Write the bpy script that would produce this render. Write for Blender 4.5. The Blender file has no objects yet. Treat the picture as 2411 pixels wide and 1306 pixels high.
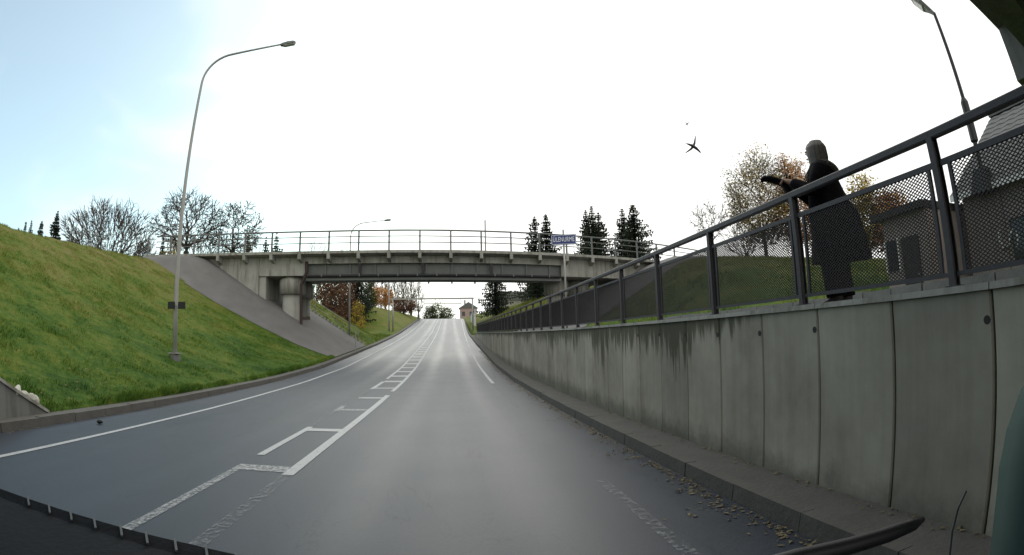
import bpy, math, random
import numpy as np
from mathutils import Vector, Matrix

SC = bpy.context.scene
COL = SC.collection
R = math.radians
random.seed(7)

# ------------------------------------------------------------------ camera (dashcam, 112 degree fisheye)
FPX, CXP, CYP, WPX = 1234.877, 1205.5, 653.0, 2411.0
PITCH, ROLL, YAW, CAMZ = .1305, .0259, .1197, 1.42
def _rot(d):
    x, y, z = d
    c, s = math.cos(ROLL), math.sin(ROLL); x, z = c*x + s*z, -s*x + c*z
    c, s = math.cos(PITCH), math.sin(PITCH); y, z = c*y - s*z, s*y + c*z
    c, s = math.cos(YAW), math.sin(YAW); x, y = c*x + s*y, -s*x + c*y
    return Vector((x, y, z))
def ray(px, py):
    x = (px - CXP)/FPX; y = -(py - CYP)/FPX
    r = math.hypot(x, y) + 1e-9
    return _rot((math.sin(r)*x/r, math.cos(r), math.sin(r)*y/r))
CAMP = Vector((0, 0, CAMZ))
def at_x(px, py, X): d = ray(px, py); return CAMP + d*(X/d.x)
def at_y(px, py, Y): d = ray(px, py); return CAMP + d*(Y/d.y)
def at_d(px, py, D): d = ray(px, py); return CAMP + d*(D/math.hypot(d.x, d.y))

cam_d = bpy.data.cameras.new('dashcam'); cam = bpy.data.objects.new('dashcam', cam_d); COL.objects.link(cam)
cam_d.type = 'PANO'
cam_d.panorama_type = 'FISHEYE_LENS_POLYNOMIAL'
cam_d.sensor_fit = 'HORIZONTAL'; cam_d.sensor_width = 36.0; cam_d.sensor_height = 36.0*555/1024
cam_d.fisheye_fov = R(175)
K1 = (WPX/36.0)/FPX
cam_d.fisheye_polynomial_k0 = 0.0
cam_d.fisheye_polynomial_k1 = -K1
cam_d.fisheye_polynomial_k2 = 0.0; cam_d.fisheye_polynomial_k3 = 0.0; cam_d.fisheye_polynomial_k4 = 0.0
cam_d.clip_start = 0.02; cam_d.clip_end = 3000
rt, up, fw = _rot((1, 0, 0)), _rot((0, 0, 1)), _rot((0, 1, 0))
cam.matrix_world = Matrix(((rt.x, up.x, -fw.x, 0), (rt.y, up.y, -fw.y, 0), (rt.z, up.z, -fw.z, CAMZ), (0, 0, 0, 1)))
SC.camera = cam

# ------------------------------------------------------------------ sky, sun, exposure
SUN_AZ, SUN_EL = 4.0, 32.0         # degrees right of straight ahead, above horizon
world = bpy.data.worlds.new('World'); SC.world = world; world.use_nodes = True
nt = world.node_tree; nt.nodes.clear()
def wn(t, **k):
    n = nt.nodes.new(t)
    for a, b in k.items(): setattr(n, a, b)
    return n
out = wn('ShaderNodeOutputWorld')
sky = wn('ShaderNodeTexSky', sky_type='NISHITA', sun_disc=False, sun_elevation=R(SUN_EL), sun_rotation=R(SUN_AZ), air_density=1.0, dust_density=1.5, ozone_density=1.0)
bg_sky = wn('ShaderNodeBackground'); bg_sky.inputs['Strength'].default_value = 0.13
wb = wn('ShaderNodeMix', data_type='RGBA', blend_type='MULTIPLY'); wb.inputs['Factor'].default_value = 1.0; wb.inputs['B'].default_value = (.92, 1.17, 1.08, 1)   # camera white balance of the clear sky
nt.links.new(sky.outputs[0], wb.inputs['A']); nt.links.new(wb.outputs['Result'], bg_sky.inputs['Color'])
bg_cl = wn('ShaderNodeBackground'); bg_cl.inputs['Color'].default_value = (.99, 1.0, .965, 1); bg_cl.inputs['Strength'].default_value = 1.12
tc = wn('ShaderNodeTexCoord')
mp = wn('ShaderNodeMapping'); mp.inputs['Scale'].default_value = (1.0, 1.0, 1.7); mp.inputs['Location'].default_value = (.35, .1, .0)
nt.links.new(tc.outputs['Generated'], mp.inputs['Vector'])
nz = wn('ShaderNodeTexNoise'); nz.inputs['Scale'].default_value = 2.6; nz.inputs['Detail'].default_value = 3.5; nz.inputs['Roughness'].default_value = .5; nz.inputs['Distortion'].default_value = .35
nt.links.new(mp.outputs[0], nz.inputs['Vector'])
dt = wn('ShaderNodeVectorMath', operation='DOT_PRODUCT'); dt.inputs[1].default_value = (-.84, .40, .36)   # the clear gap in the cloud lies to the left
nt.links.new(tc.outputs['Generated'], dt.inputs[0])
mr = wn('ShaderNodeMapRange'); mr.inputs['From Min'].default_value = .34; mr.inputs['From Max'].default_value = .90; mr.inputs['To Min'].default_value = .0; mr.inputs['To Max'].default_value = .46
nt.links.new(dt.outputs['Value'], mr.inputs['Value'])
sb = wn('ShaderNodeMath', operation='SUBTRACT'); nt.links.new(nz.outputs['Fac'], sb.inputs[0]); nt.links.new(mr.outputs[0], sb.inputs[1])
rp = wn('ShaderNodeMapRange', interpolation_type='SMOOTHSTEP'); rp.inputs['From Min'].default_value = .06; rp.inputs['From Max'].default_value = .40; rp.inputs['To Min'].default_value = .20
nt.links.new(sb.outputs[0], rp.inputs['Value'])
mx = wn('ShaderNodeMixShader')
nt.links.new(rp.outputs[0], mx.inputs[0]); nt.links.new(bg_sky.outputs[0], mx.inputs[1]); nt.links.new(bg_cl.outputs[0], mx.inputs[2])
nt.links.new(mx.outputs[0], out.inputs['Surface'])

sun_d = bpy.data.lights.new('sun', 'SUN'); sun_d.energy = 0.55; sun_d.angle = R(40); sun_d.color = (1, .96, .9)
sun = bpy.data.objects.new('sun', sun_d); COL.objects.link(sun)
sdir = Vector((math.sin(R(SUN_AZ))*math.cos(R(SUN_EL)), math.cos(R(SUN_AZ))*math.cos(R(SUN_EL)), math.sin(R(SUN_EL))))
sun.rotation_euler = (-sdir).to_track_quat('-Z', 'Y').to_euler()
SC.view_settings.view_transform = 'Standard'; SC.view_settings.look = 'None'
SC.view_settings.exposure = 0.3; SC.view_settings.gamma = 1.0
SC.cycles.use_denoising = True
SC.cycles.max_bounces = 6; SC.cycles.transparent_max_bounces = 12

# ------------------------------------------------------------------ helpers: mesh builder and materials
ORG = {}
def link(o, parent, org):
    COL.objects.link(o)
    if parent is not None: o.parent = parent
    ORG[o.name] = org
def tag(o, label=None, cat=None, group=None, kind=None):
    if label: o['label'] = label
    if cat: o['category'] = cat
    if group: o['group'] = group
    if kind: o['kind'] = kind
    return o
def thing(name, loc, label, cat, group=None):
    o = bpy.data.objects.new(name, None); o.empty_display_size = .3
    o.location = loc; link(o, None, Vector(loc)); return tag(o, label, cat, group)
class MB:
    def __init__(s): s.v = []; s.f = []; s.uv = None
    def poly(s, pts, close=True):
        i = len(s.v); s.v += [tuple(p) for p in pts]; s.f.append(tuple(range(i, i+len(pts)))); return s
    def hexa(s, p):                       # 8 corners: bottom 0-3, top 4-7 (counter-clockwise)
        i = len(s.v); s.v += [tuple(q) for q in p]
        s.f += [(i+3, i+2, i+1, i), (i+4, i+5, i+6, i+7)] + [(i+a, i+b, i+b+4, i+a+4) for a, b in ((0, 1), (1, 2), (2, 3), (3, 0))]
        return s
    def box(s, x0, x1, y0, y1, z0, z1):
        return s.hexa([(x0, y0, z0), (x1, y0, z0), (x1, y1, z0), (x0, y1, z0), (x0, y0, z1), (x1, y0, z1), (x1, y1, z1), (x0, y1, z1)])
    def bar(s, a, b, w, h, upv=(0, 0, 1)):     # rectangular bar from a to b
        a, b = Vector(a), Vector(b); d = (b-a).normalized(); sd = d.cross(Vector(upv))
        sd = sd.normalized() if sd.length > 1e-6 else Vector((1, 0, 0)); u = sd.cross(d)
        sd, u = sd*w/2, u*h/2
        return s.hexa([a-sd-u, a+sd-u, b+sd-u, b-sd-u, a-sd+u, a+sd+u, b+sd+u, b-sd+u])
    def tube(s, path, rad, n=8, cap=True):
        path = [Vector(p) for p in path]; m = len(path)
        if not isinstance(rad, (list, tuple)): rad = [rad]*m
        i0 = len(s.v); prev = None
        for k, p in enumerate(path):
            d = (path[min(k+1, m-1)]-path[max(k-1, 0)]).normalized()
            if prev is None:
                a = d.cross(Vector((0, 0, 1)) if abs(d.z) < .9 else Vector((0, 1, 0))).normalized()
            else:
                a = prev - d*prev.dot(d)
                a = a.normalized() if a.length > 1e-6 else d.orthogonal().normalized()
            prev = a; b = d.cross(a)
            for j in range(n):
                t = 2*math.pi*j/n
                s.v.append(tuple(p + (a*math.cos(t)+b*math.sin(t))*rad[k]))
        for k in range(m-1):
            for j in range(n):
                q = i0+k*n; s.f.append((q+j, q+(j+1) % n, q+n+(j+1) % n, q+n+j))
        if cap:
            s.f.append(tuple(i0+j for j in reversed(range(n)))); s.f.append(tuple(i0+(m-1)*n+j for j in range(n)))
        return s
    def loft(s, rings, cap=True, closed=True):
        i0 = len(s.v); n = len(rings[0])
        for r in rings: s.v += [tuple(p) for p in r]
        for k in range(len(rings)-1):
            for j in range(n if closed else n-1):
                q = i0+k*n; s.f.append((q+j, q+(j+1) % n, q+n+(j+1) % n, q+n+j))
        if cap:
            s.f.append(tuple(i0+j for j in reversed(range(n)))); s.f.append(tuple(i0+(len(rings)-1)*n+j for j in range(n)))
        return s
    def sphere(s, c, rx, ry, rz_, nu=10, nv=7):
        c = Vector(c); rings = []
        for k in range(nv+1):
            t = math.pi*(k+.02)/(nv+.04)
            rings.append([c+Vector((rx*math.sin(t)*math.cos(2*math.pi*j/nu), ry*math.sin(t)*math.sin(2*math.pi*j/nu), -rz_*math.cos(t))) for j in range(nu)])
        return s.loft(rings)
    def build(s, name, mat, parent=None, smooth=False, origin=None, bevel=0):
        org = ORG[parent.name] if parent is not None else Vector(origin) if origin is not None else Vector((0, 0, 0))
        me = bpy.data.meshes.new(name)
        v = np.array(s.v, dtype=float) - np.array(org)
        me.from_pydata(v.tolist(), [], s.f); me.materials.append(mat)
        if smooth: me.polygons.foreach_set('use_smooth', [True]*len(me.polygons))
        o = bpy.data.objects.new(name, me)
        if parent is None: o.location = org
        link(o, parent, org)
        if bevel:
            b = o.modifiers.new('edge', 'BEVEL'); b.width = bevel; b.segments = 1; b.limit_method = 'ANGLE'
        return o
def copy_part(o, parent, loc=None, rot=None):
    c = o.copy(); COL.objects.link(c); c.parent = parent; ORG[c.name] = ORG.get(o.name, Vector((0, 0, 0)))
    if loc is not None: c.location = loc
    if rot is not None: c.rotation_euler = rot
    return c

def nodes(name):
    m = bpy.data.materials.new(name); m.use_nodes = True
    t = m.node_tree; b = t.nodes['Principled BSDF']; return m, t, b
def N(t, ty, **k):
    n = t.nodes.new(ty)
    for a, v in k.items():
        if a.startswith('i_'): n.inputs[a[2:].replace('_', ' ')].default_value = v
        else: setattr(n, a, v)
    return n
def ramp(t, fac, stops):
    r = t.nodes.new('ShaderNodeValToRGB'); e = r.color_ramp.elements
    while len(e) > 1: e.remove(e[-1])
    e[0].position, e[0].color = stops[0][0], (*stops[0][1], 1)
    for p, c in stops[1:]:
        q = e.new(p); q.color = (*c, 1)
    t.links.new(fac, r.inputs['Fac']); return r
def mat(name, c1, c2=None, rough=.8, scale=3.0, detail=6, bump=0.0, bscale=None, metal=0.0, spec=.5, stretch=(1, 1, 1), c3=None, sharp=.5):
    m, t, b = nodes(name)
    b.inputs['Roughness'].default_value = rough; b.inputs['Metallic'].default_value = metal
    b.inputs['Specular IOR Level'].default_value = spec
    c2 = c2 or tuple(x*.7 for x in c1)
    tcn = N(t, 'ShaderNodeTexCoord'); mpn = N(t, 'ShaderNodeMapping'); mpn.inputs['Scale'].default_value = stretch
    t.links.new(tcn.outputs['Object'], mpn.inputs['Vector'])
    n1 = N(t, 'ShaderNodeTexNoise', i_Scale=scale, i_Detail=detail, i_Roughness=.6); t.links.new(mpn.outputs[0], n1.inputs['Vector'])
    w = .35*(1-sharp)
    st = [(.5-.08-w, c1), (.5+.08+w, c2)] if c3 is None else [(.33, c1), (.5, c2), (.66, c3)]
    r = ramp(t, n1.outputs['Fac'], st); t.links.new(r.outputs[0], b.inputs['Base Color'])
    if bump:
        n2 = N(t, 'ShaderNodeTexNoise', i_Scale=bscale or scale*4, i_Detail=5); t.links.new(mpn.outputs[0], n2.inputs['Vector'])
        bp = N(t, 'ShaderNodeBump', i_Strength=bump, i_Distance=.03); t.links.new(n2.outputs['Fac'], bp.inputs['Height']); t.links.new(bp.outputs[0], b.inputs['Normal'])
    return m

M = {}
M['concrete'] = mat('concrete', (.37, .37, .34), (.27, .275, .255), .9, 1.6, 8, .25, 14, sharp=.2)
def streaked(name, c1, c2, dark):
    m = mat(name, c1, c2, .9, 1.6, 8, .25, 14, sharp=.2); t = m.node_tree; b = t.nodes['Principled BSDF']; src = b.inputs['Base Color'].links[0].from_socket
    g = N(t, 'ShaderNodeNewGeometry'); mpn = N(t, 'ShaderNodeMapping'); mpn.inputs['Scale'].default_value = (1.6, 1.6, .16); t.links.new(g.outputs['Position'], mpn.inputs['Vector'])
    n = N(t, 'ShaderNodeTexNoise', i_Scale=1.8, i_Detail=7, i_Roughness=.7); t.links.new(mpn.outputs[0], n.inputs['Vector'])
    r = ramp(t, n.outputs['Fac'], [(.46, (1, 1, 1)), (.66, dark)]); mxn = N(t, 'ShaderNodeMix', data_type='RGBA', blend_type='MULTIPLY'); mxn.inputs['Factor'].default_value = 1.0
    t.links.new(src, mxn.inputs['A']); t.links.new(r.outputs[0], mxn.inputs['B']); t.links.new(mxn.outputs['Result'], b.inputs['Base Color']); return m
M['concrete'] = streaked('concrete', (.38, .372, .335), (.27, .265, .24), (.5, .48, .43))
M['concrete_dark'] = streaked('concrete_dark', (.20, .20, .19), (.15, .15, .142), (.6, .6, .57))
M['paving'] = mat('slope_concrete', (.165, .158, .15), (.115, .11, .104), .93, .9, 10, .5, 16, sharp=.35)
M['kerb'] = mat('kerb_concrete', (.115, .108, .095), (.068, .064, .057), .9, 3, 8, .3, 20, sharp=.2)
M['steel'] = mat('galvanised_steel', (.19, .185, .19), (.12, .115, .118), .55, 9, 5, .05, 40, metal=.35)
M['steel_dark'] = mat('painted_dark_steel', (.072, .064, .072), (.048, .042, .049), .55, 14, 5, .05, 40, metal=.1)
M['mesh_steel'] = mat('mesh_steel', (.065, .055, .056), (.045, .038, .04), .7, 30, 3, spec=.3)
M['pole'] = mat('zinc_pole', (.36, .35, .325), (.28, .27, .25), .5, 5, 4, metal=.25, stretch=(1, 1, .2))
M['lamp_head'] = mat('lamp_grey', (.16, .16, .16), (.12, .12, .12), .5, 6)
M['lamp_glass'] = mat('lamp_glass', (.5, .5, .48), (.45, .45, .42), .2, 6)
M['bridge_rail'] = mat('bridge_rail_paint', (.15, .155, .15), (.10, .105, .10), .6, 6)
M['girder'] = mat('girder_grey', (.16, .165, .16), (.12, .125, .12), .75, 1.5, 6, .1)
M['pipe_rust'] = mat('rusty_pipe', (.028, .017, .015), (.05, .026, .02), .7, 6)
M['black'] = mat('black_plastic', (.012, .012, .013), (.008, .008, .009), .55, 20)
M['bark'] = mat('bark', (.055, .048, .04), (.035, .03, .026), .95, 8, stretch=(1, 1, .3))
M['bark_pale'] = mat('pale_bark', (.16, .14, .12), (.10, .09, .08), .95, 6)
M['twig'] = mat('twig', (.095, .074, .058), (.06, .048, .04), .95, 8)
M['twig_pale'] = mat('pale_twig', (.19, .155, .125), (.13, .105, .09), .95, 3)
M['needle'] = mat('spruce_needles', (.016, .027, .014), (.030, .043, .021), .9, 1.3)
M['needle2'] = mat('bluish_spruce_needles', (.022, .032, .022), (.04, .052, .032), .9, 1.1)
M['roof_grey'] = mat('grey_roof_tiles', (.15, .15, .145), (.10, .10, .10), .85, 2.5, 6, .5, 12)
M['brick_pink'] = mat('weathered_block', (.36, .29, .265), (.24, .20, .185), .9, 2.5, 8, .3, 14, sharp=.3)
M['block'] = mat('edging_block', (.30, .29, .26), (.20, .195, .18), .9, 4, 8, .3, 20, sharp=.3)
M['wood_dark'] = mat('dark_boards', (.05, .045, .042), (.03, .028, .026), .85, 3, stretch=(6, 6, .5))
M['glass_dark'] = mat('window_pane', (.02, .023, .027), (.03, .034, .04), .08, 2)
M['white_paint'] = mat('white_render', (.72, .71, .68), (.6, .59, .56), .8, 3)
M['cloth_black'] = mat('black_coat', (.006, .0055, .007), (.010, .009, .011), .95, 14, bump=.4, spec=.08)
M['trouser'] = mat('dark_trousers', (.008, .008, .010), (.012, .011, .013), .9, 14, spec=.1)
M['boot'] = mat('brown_boots', (.05, .034, .032), (.032, .022, .021), .6, 12)
M['skin'] = mat('skin', (.42, .25, .19), (.36, .2, .15), .55, 9)
M['hair'] = mat('ash_blond_hair', (.13, .105, .08), (.04, .033, .027), .55, 22, stretch=(3, 3, .4), sharp=.3)
M['fur'] = mat('grey_fur', (.13, .115, .10), (.05, .045, .04), .95, 40, bump=1.0, bscale=90)
M['sign_blue'] = mat('sign_blue', (.02, .035, .19), (.018, .03, .16), .45, 4)
M['sign_white'] = mat('sign_white', (.8, .8, .82), (.74, .74, .77), .45, 4)
M['path'] = mat('walkway_asphalt', (.09, .088, .085), (.065, .064, .062), .9, 4, 7, .2, 40)

# ------------------------------------------------------------------ road profile and ground height
def smooth(a, b, x): t = np.clip((np.asarray(x, float)-a)/(b-a), 0, 1); return t*t*(3-2*t)
_yy = np.arange(-120, 1400.5, .5)
def _prof(pts, k):
    z = np.interp(_yy, [p[0] for p in pts], [p[1] for p in pts]); w = np.hanning(k); w /= w.sum()
    zp = np.pad(z, k//2, mode='edge'); return np.convolve(zp, w, 'valid')[:len(_yy)]
_rz = _prof([(-120, 5), (-60, 1.6), (-25, .1), (-10, 0), (12, 0), (20, .10), (28, .37), (39, 1.05), (50, 1.75), (62, 2.6), (74, 3.55), (90, 5.05), (104, 6.45), (120, 7.85), (135, 8.8), (148, 9.15), (165, 9.1), (220, 8.0), (1400, 6)], 15)
_wt = _prof([(-120, 1.45), (-10, 1.48), (1.6, 1.55), (3.74, 1.605), (5.2, 1.632), (7, 1.665), (12.5, 1.77), (26.4, 2.1), (40, 2.47), (57, 2.95), (64, 3.15), (1400, 3.2)], 7)
def rz(y): return np.interp(y, _yy, _rz)
def wt(y): return np.interp(y, _yy, _wt)
KL, KR, WX, FX = -6.95, 2.35, 2.98, 3.09        # kerb lines, wall face, fence line
_hu = [-1, 0, .4, 2.45, 5.45, 8.65, 14.8, 22, 60]; _hz = [0, 0, .06, .77, 2.1, 3.6, 6.8, 10.5, 30]
def smin(a, b, k): h = np.clip(.5+.5*(b-a)/k, 0, 1); return b*(1-h)+a*h - k*h*(1-h)
def gz(x, y):
    x, y = np.broadcast_arrays(np.asarray(x, float), np.asarray(y, float))
    r = rz(y)
    # left bank
    u = np.maximum(-7.45-x, 0)
    hA = np.interp(u, _hu, _hz); hB = .62*u
    w = smooth(33, 36.4, y)
    zc = np.interp(y, [-120, 20, 33, 36.4, 62, 104, 140, 400], [6.2, 6.65, 7.5, 8.1, 8.1, 8.8, 9.3, 9.3])
    g = 1 - smooth(53, 62, y) + smooth(74, 86, y)
    L = smin(r+.13+hA*(1-w)+hB*w, np.maximum(zc, r+.13), .5)
    ww = np.clip(.48*(7.6-y), 0, 5.0)                       # bank behind the wing wall of the near overpass
    L = np.maximum(L, np.where(y < 7.6, r+.03+ww+.25*u, -9))
    L = (r+.13)+(L-r-.13)*(g*(1-smooth(30, 60, -x)) + smooth(30, 60, -x))
    # right bank
    base = np.maximum(wt(y)-.04, r+.12)
    kx = np.where(y < 66, 5.9, 5.9-2.2*smooth(62, 72, y))
    ur = np.maximum(x-kx, 0)
    sr = smooth(8.5, 15, y)
    zcr = np.interp(y, [-120, 9, 14, 20, 30, 38, 62, 104, 140, 400], [1.8, 2.0, 3.2, 4.7, 6.5, 8.0, 8.2, 8.8, 9.2, 9.2])
    zr_ = smin(base+.5*ur, np.maximum(zcr, base), .5)
    Rr = base*(1-sr)+zr_*sr + .12*(1-sr)*smooth(5.6, 6.2, x)
    z = np.where(x < -7.42, L, np.where(x > 3.05, Rr, r-.35))
    return z

# ------------------------------------------------------------------ ground sheet
def grass_nodes(t, dark):
    g = N(t, 'ShaderNodeNewGeometry')
    n1 = N(t, 'ShaderNodeTexNoise', i_Scale=.42, i_Detail=8, i_Roughness=.68); t.links.new(g.outputs['Position'], n1.inputs['Vector'])
    n2 = N(t, 'ShaderNodeTexNoise', i_Scale=3.6, i_Detail=6, i_Roughness=.7); t.links.new(g.outputs['Position'], n2.inputs['Vector'])
    sx = N(t, 'ShaderNodeSeparateXYZ'); t.links.new(g.outputs['Position'], sx.inputs[0])
    dry = N(t, 'ShaderNodeMapRange'); dry.inputs['From Min'].default_value = .3; dry.inputs['From Max'].default_value = 6.0; dry.inputs['To Min'].default_value = -.09; dry.inputs['To Max'].default_value = .06; t.links.new(sx.outputs['Z'], dry.inputs['Value'])   # the top of the bank is drier
    a = N(t, 'ShaderNodeMath', operation='MULTIPLY_ADD'); a.inputs[1].default_value = .55; t.links.new(n1.outputs['Fac'], a.inputs[0])
    h = N(t, 'ShaderNodeMath', operation='MULTIPLY_ADD'); h.inputs[1].default_value = .45; t.links.new(n2.outputs['Fac'], h.inputs[0]); t.links.new(dry.outputs[0], h.inputs[2]); t.links.new(h.outputs[0], a.inputs[2])
    k = dark
    r = ramp(t, a.outputs[0], [(.30, (.022*k, .058*k, .010*k)), (.42, (.052*k, .098*k, .012*k)), (.50, (.092*k, .125*k, .019*k)), (.58, (.135*k, .135*k, .034*k)), (.68, (.17*k, .145*k, .062*k))])
    return r, n2
def grass_material():
    m, t, b = nodes('grass_ground'); b.inputs['Roughness'].default_value = .95; b.inputs['Specular IOR Level'].default_value = .15
    r, n2 = grass_nodes(t, 1.1); t.links.new(r.outputs[0], b.inputs['Base Color'])
    bp = N(t, 'ShaderNodeBump', i_Strength=.9, i_Distance=.15); t.links.new(n2.outputs['Fac'], bp.inputs['Height']); t.links.new(bp.outputs[0], b.inputs['Normal'])
    return m
def blade_material():
    m, t, b = nodes('grass_blades'); b.inputs['Roughness'].default_value = .8; b.inputs['Specular IOR Level'].default_value = .2
    r, n2 = grass_nodes(t, 1.6); t.links.new(r.outputs[0], b.inputs['Base Color']); return m
M['grass'] = grass_material()
M['blade'] = blade_material()
def grid_obj(name, xs, ys, zf, material, kind='structure', keep=None):
    xs, ys = np.array(xs, float), np.array(ys, float)
    X, Y = np.meshgrid(xs, ys); Z = zf(X, Y); nx = len(xs)
    v = np.stack([X, Y, Z], -1).reshape(-1, 3).tolist(); f = []
    for j in range(len(ys)-1):
        for i in range(nx-1):
            if keep is not None and not keep((xs[i]+xs[i+1])/2, (ys[j]+ys[j+1])/2): continue
            q = j*nx+i; f.append((q, q+1, q+nx+1, q+nx))
    me = bpy.data.meshes.new(name); me.from_pydata(v, [], f); me.materials.append(material)
    me.polygons.foreach_set('use_smooth', [True]*len(me.polygons))
    o = bpy.data.objects.new(name, me); link(o, None, Vector((0, 0, 0))); return tag(o, kind=kind)
def rng(a, b, st): return list(np.arange(a, b-1e-6, st))
gx = [-1500, -700, -350, -200, -140, -100, -75, -60, -50, -42, -36] + rng(-32, -7.6, .45) + [-7.46, -7.41, -7.0, -4, 0, 2.4, 3.03, 3.07] + rng(3.5, 26, .5) + [26, 28, 31, 35, 40, 47, 56, 70, 90, 120, 180, 300, 600, 1500]
gy = [-120, -90, -60, -40, -25, -15, -10] + rng(-7, 50, .5) + rng(50, 100, 1.2) + rng(100, 180, 4) + [180, 200, 230, 280, 350, 480, 700, 1000, 1400]
def gzn(X, Y):
    n = .05*np.sin(X*2.3+1.7*np.sin(Y*1.1))*np.sin(Y*1.9+1.3*np.sin(X*.9)) + .035*np.sin(X*4.9+Y*3.1)*np.sin(Y*5.3-X*2.2)
    paved = ((X < 0) & (Y > 32.4) & (Y < 48)) | ((X > 5) & (Y > 22.5) & (Y < 48))
    off = ~paved & (np.abs(X+7.4) > .3) & ((X < -7.42) | (X > 6.0))
    return gz(X, Y) + np.where(off, n, 0)
grid_obj('ground', gx, gy, gzn, M['grass'])

# ------------------------------------------------------------------ road
def asphalt():
    m, t, b = nodes('asphalt'); g = N(t, 'ShaderNodeNewGeometry')
    sx = N(t, 'ShaderNodeSeparateXYZ'); t.links.new(g.outputs['Position'], sx.inputs[0])
    mp_ = N(t, 'ShaderNodeMapping'); mp_.inputs['Scale'].default_value = (1.5, .05, 1); t.links.new(g.outputs['Position'], mp_.inputs['Vector'])
    n1 = N(t, 'ShaderNodeTexNoise', i_Scale=1.3, i_Detail=5, i_Roughness=.6); t.links.new(mp_.outputs[0], n1.inputs['Vector'])   # long streaks of traffic wear
    n2 = N(t, 'ShaderNodeTexNoise', i_Scale=55, i_Detail=4, i_Roughness=.85); t.links.new(g.outputs['Position'], n2.inputs['Vector'])   # aggregate
    n3 = N(t, 'ShaderNodeTexNoise', i_Scale=.8, i_Detail=7, i_Roughness=.65); t.links.new(g.outputs['Position'], n3.inputs['Vector'])
    # wheel tracks: two smooth bands in each lane
    def band(c, w):
        d = N(t, 'ShaderNodeMath', operation='SUBTRACT'); t.links.new(sx.outputs['X'], d.inputs[0]); d.inputs[1].default_value = c
        e = N(t, 'ShaderNodeMath', operation='ABSOLUTE'); t.links.new(d.outputs[0], e.inputs[0])
        r_ = N(t, 'ShaderNodeMapRange', interpolation_type='SMOOTHSTEP'); r_.inputs['From Min'].default_value = 0; r_.inputs['From Max'].default_value = w; r_.inputs['To Min'].default_value = 1; r_.inputs['To Max'].default_value = 0
        t.links.new(e.outputs[0], r_.inputs['Value']); return r_.outputs[0]
    acc = None
    for c in (-.95, .75, -3.3, -4.9):
        o = band(c, .5)
        if acc is None: acc = o
        else:
            q = N(t, 'ShaderNodeMath', operation='ADD'); t.links.new(acc, q.inputs[0]); t.links.new(o, q.inputs[1]); acc = q.outputs[0]
    a = N(t, 'ShaderNodeMath', operation='ADD'); t.links.new(n1.outputs['Fac'], a.inputs[0]); t.links.new(n3.outputs['Fac'], a.inputs[1])
    a2 = N(t, 'ShaderNodeMath', operation='MULTIPLY_ADD'); a2.inputs[1].default_value = .5; t.links.new(a.outputs[0], a2.inputs[0])
    h = N(t, 'ShaderNodeMath', operation='MULTIPLY_ADD'); h.inputs[1].default_value = 1.1; h.inputs[2].default_value = -.55; t.links.new(n2.outputs['Fac'], h.inputs[0]); t.links.new(h.outputs[0], a2.inputs[2])
    tw_ = N(t, 'ShaderNodeMath', operation='MULTIPLY_ADD'); tw_.inputs[1].default_value = -.06; t.links.new(acc, tw_.inputs[0]); t.links.new(a2.outputs[0], tw_.inputs[2])
    r = ramp(t, tw_.outputs[0], [(.25, (.017, .022, .031)), (.48, (.027, .034, .046)), (.74, (.042, .051, .066))])
    # bitumen crack seal and seams
    mp4 = N(t, 'ShaderNodeMapping'); mp4.inputs['Scale'].default_value = (.35, .12, 1); t.links.new(g.outputs['Position'], mp4.inputs['Vector'])
    n5 = N(t, 'ShaderNodeTexNoise', i_Scale=2.2, i_Detail=5, i_Distortion=.6); t.links.new(mp4.outputs[0], n5.inputs['Vector'])
    c1_ = N(t, 'ShaderNodeMath', operation='SUBTRACT'); t.links.new(n5.outputs['Fac'], c1_.inputs[0]); c1_.inputs[1].default_value = .5
    c2_ = N(t, 'ShaderNodeMath', operation='ABSOLUTE'); t.links.new(c1_.outputs[0], c2_.inputs[0])
    c3_ = N(t, 'ShaderNodeMapRange'); c3_.inputs['From Min'].default_value = .0; c3_.inputs['From Max'].default_value = .0035; c3_.inputs['To Min'].default_value = .6; c3_.inputs['To Max'].default_value = 1; t.links.new(c2_.outputs[0], c3_.inputs['Value'])
    mz = N(t, 'ShaderNodeMix', data_type='RGBA', blend_type='MULTIPLY'); mz.inputs['Factor'].default_value = 1; t.links.new(r.outputs[0], mz.inputs['A']); t.links.new(c3_.outputs[0], mz.inputs['B'])
    t.links.new(mz.outputs['Result'], b.inputs['Base Color'])
    rr = N(t, 'ShaderNodeMapRange'); rr.inputs['From Min'].default_value = .75; rr.inputs['From Max'].default_value = 1.25; rr.inputs['To Min'].default_value = .46; rr.inputs['To Max'].default_value = .52; t.links.new(a.outputs[0], rr.inputs['Value'])
    r2 = N(t, 'ShaderNodeMath', operation='MULTIPLY_ADD'); r2.inputs[1].default_value = -.06; t.links.new(acc, r2.inputs[0]); t.links.new(rr.outputs[0], r2.inputs[2])
    t.links.new(r2.outputs[0], b.inputs['Roughness']); b.inputs['Specular IOR Level'].default_value = .34
    bp = N(t, 'ShaderNodeBump', i_Strength=.35, i_Distance=.006); t.links.new(n2.outputs['Fac'], bp.inputs['Height']); t.links.new(bp.outputs[0], b.inputs['Normal'])
    return m
M['asphalt'] = asphalt()
ry = rng(-40, 60, 1.0) + rng(60, 240, 2.5) + [240]
def road_right(y): return KR + .9*smooth(62, 140, y)
me_xs = [0, .12, .3, .5, .7, .88, 1]
def road_mesh():
    b = MB(); n = len(me_xs)
    for y in ry:
        for s in me_xs:
            x = KL + s*(road_right(y)-KL); b.v.append((float(x), y, float(rz(y)) + .03*math.sin(math.pi*s)-.03))
    for j in range(len(ry)-1):
        for i in range(n-1): q = j*n+i; b.f.append((q, q+1, q+n+1, q+n))
    return tag(b.build('road', M['asphalt'], smooth=True), kind='structure')
road_mesh()
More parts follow.
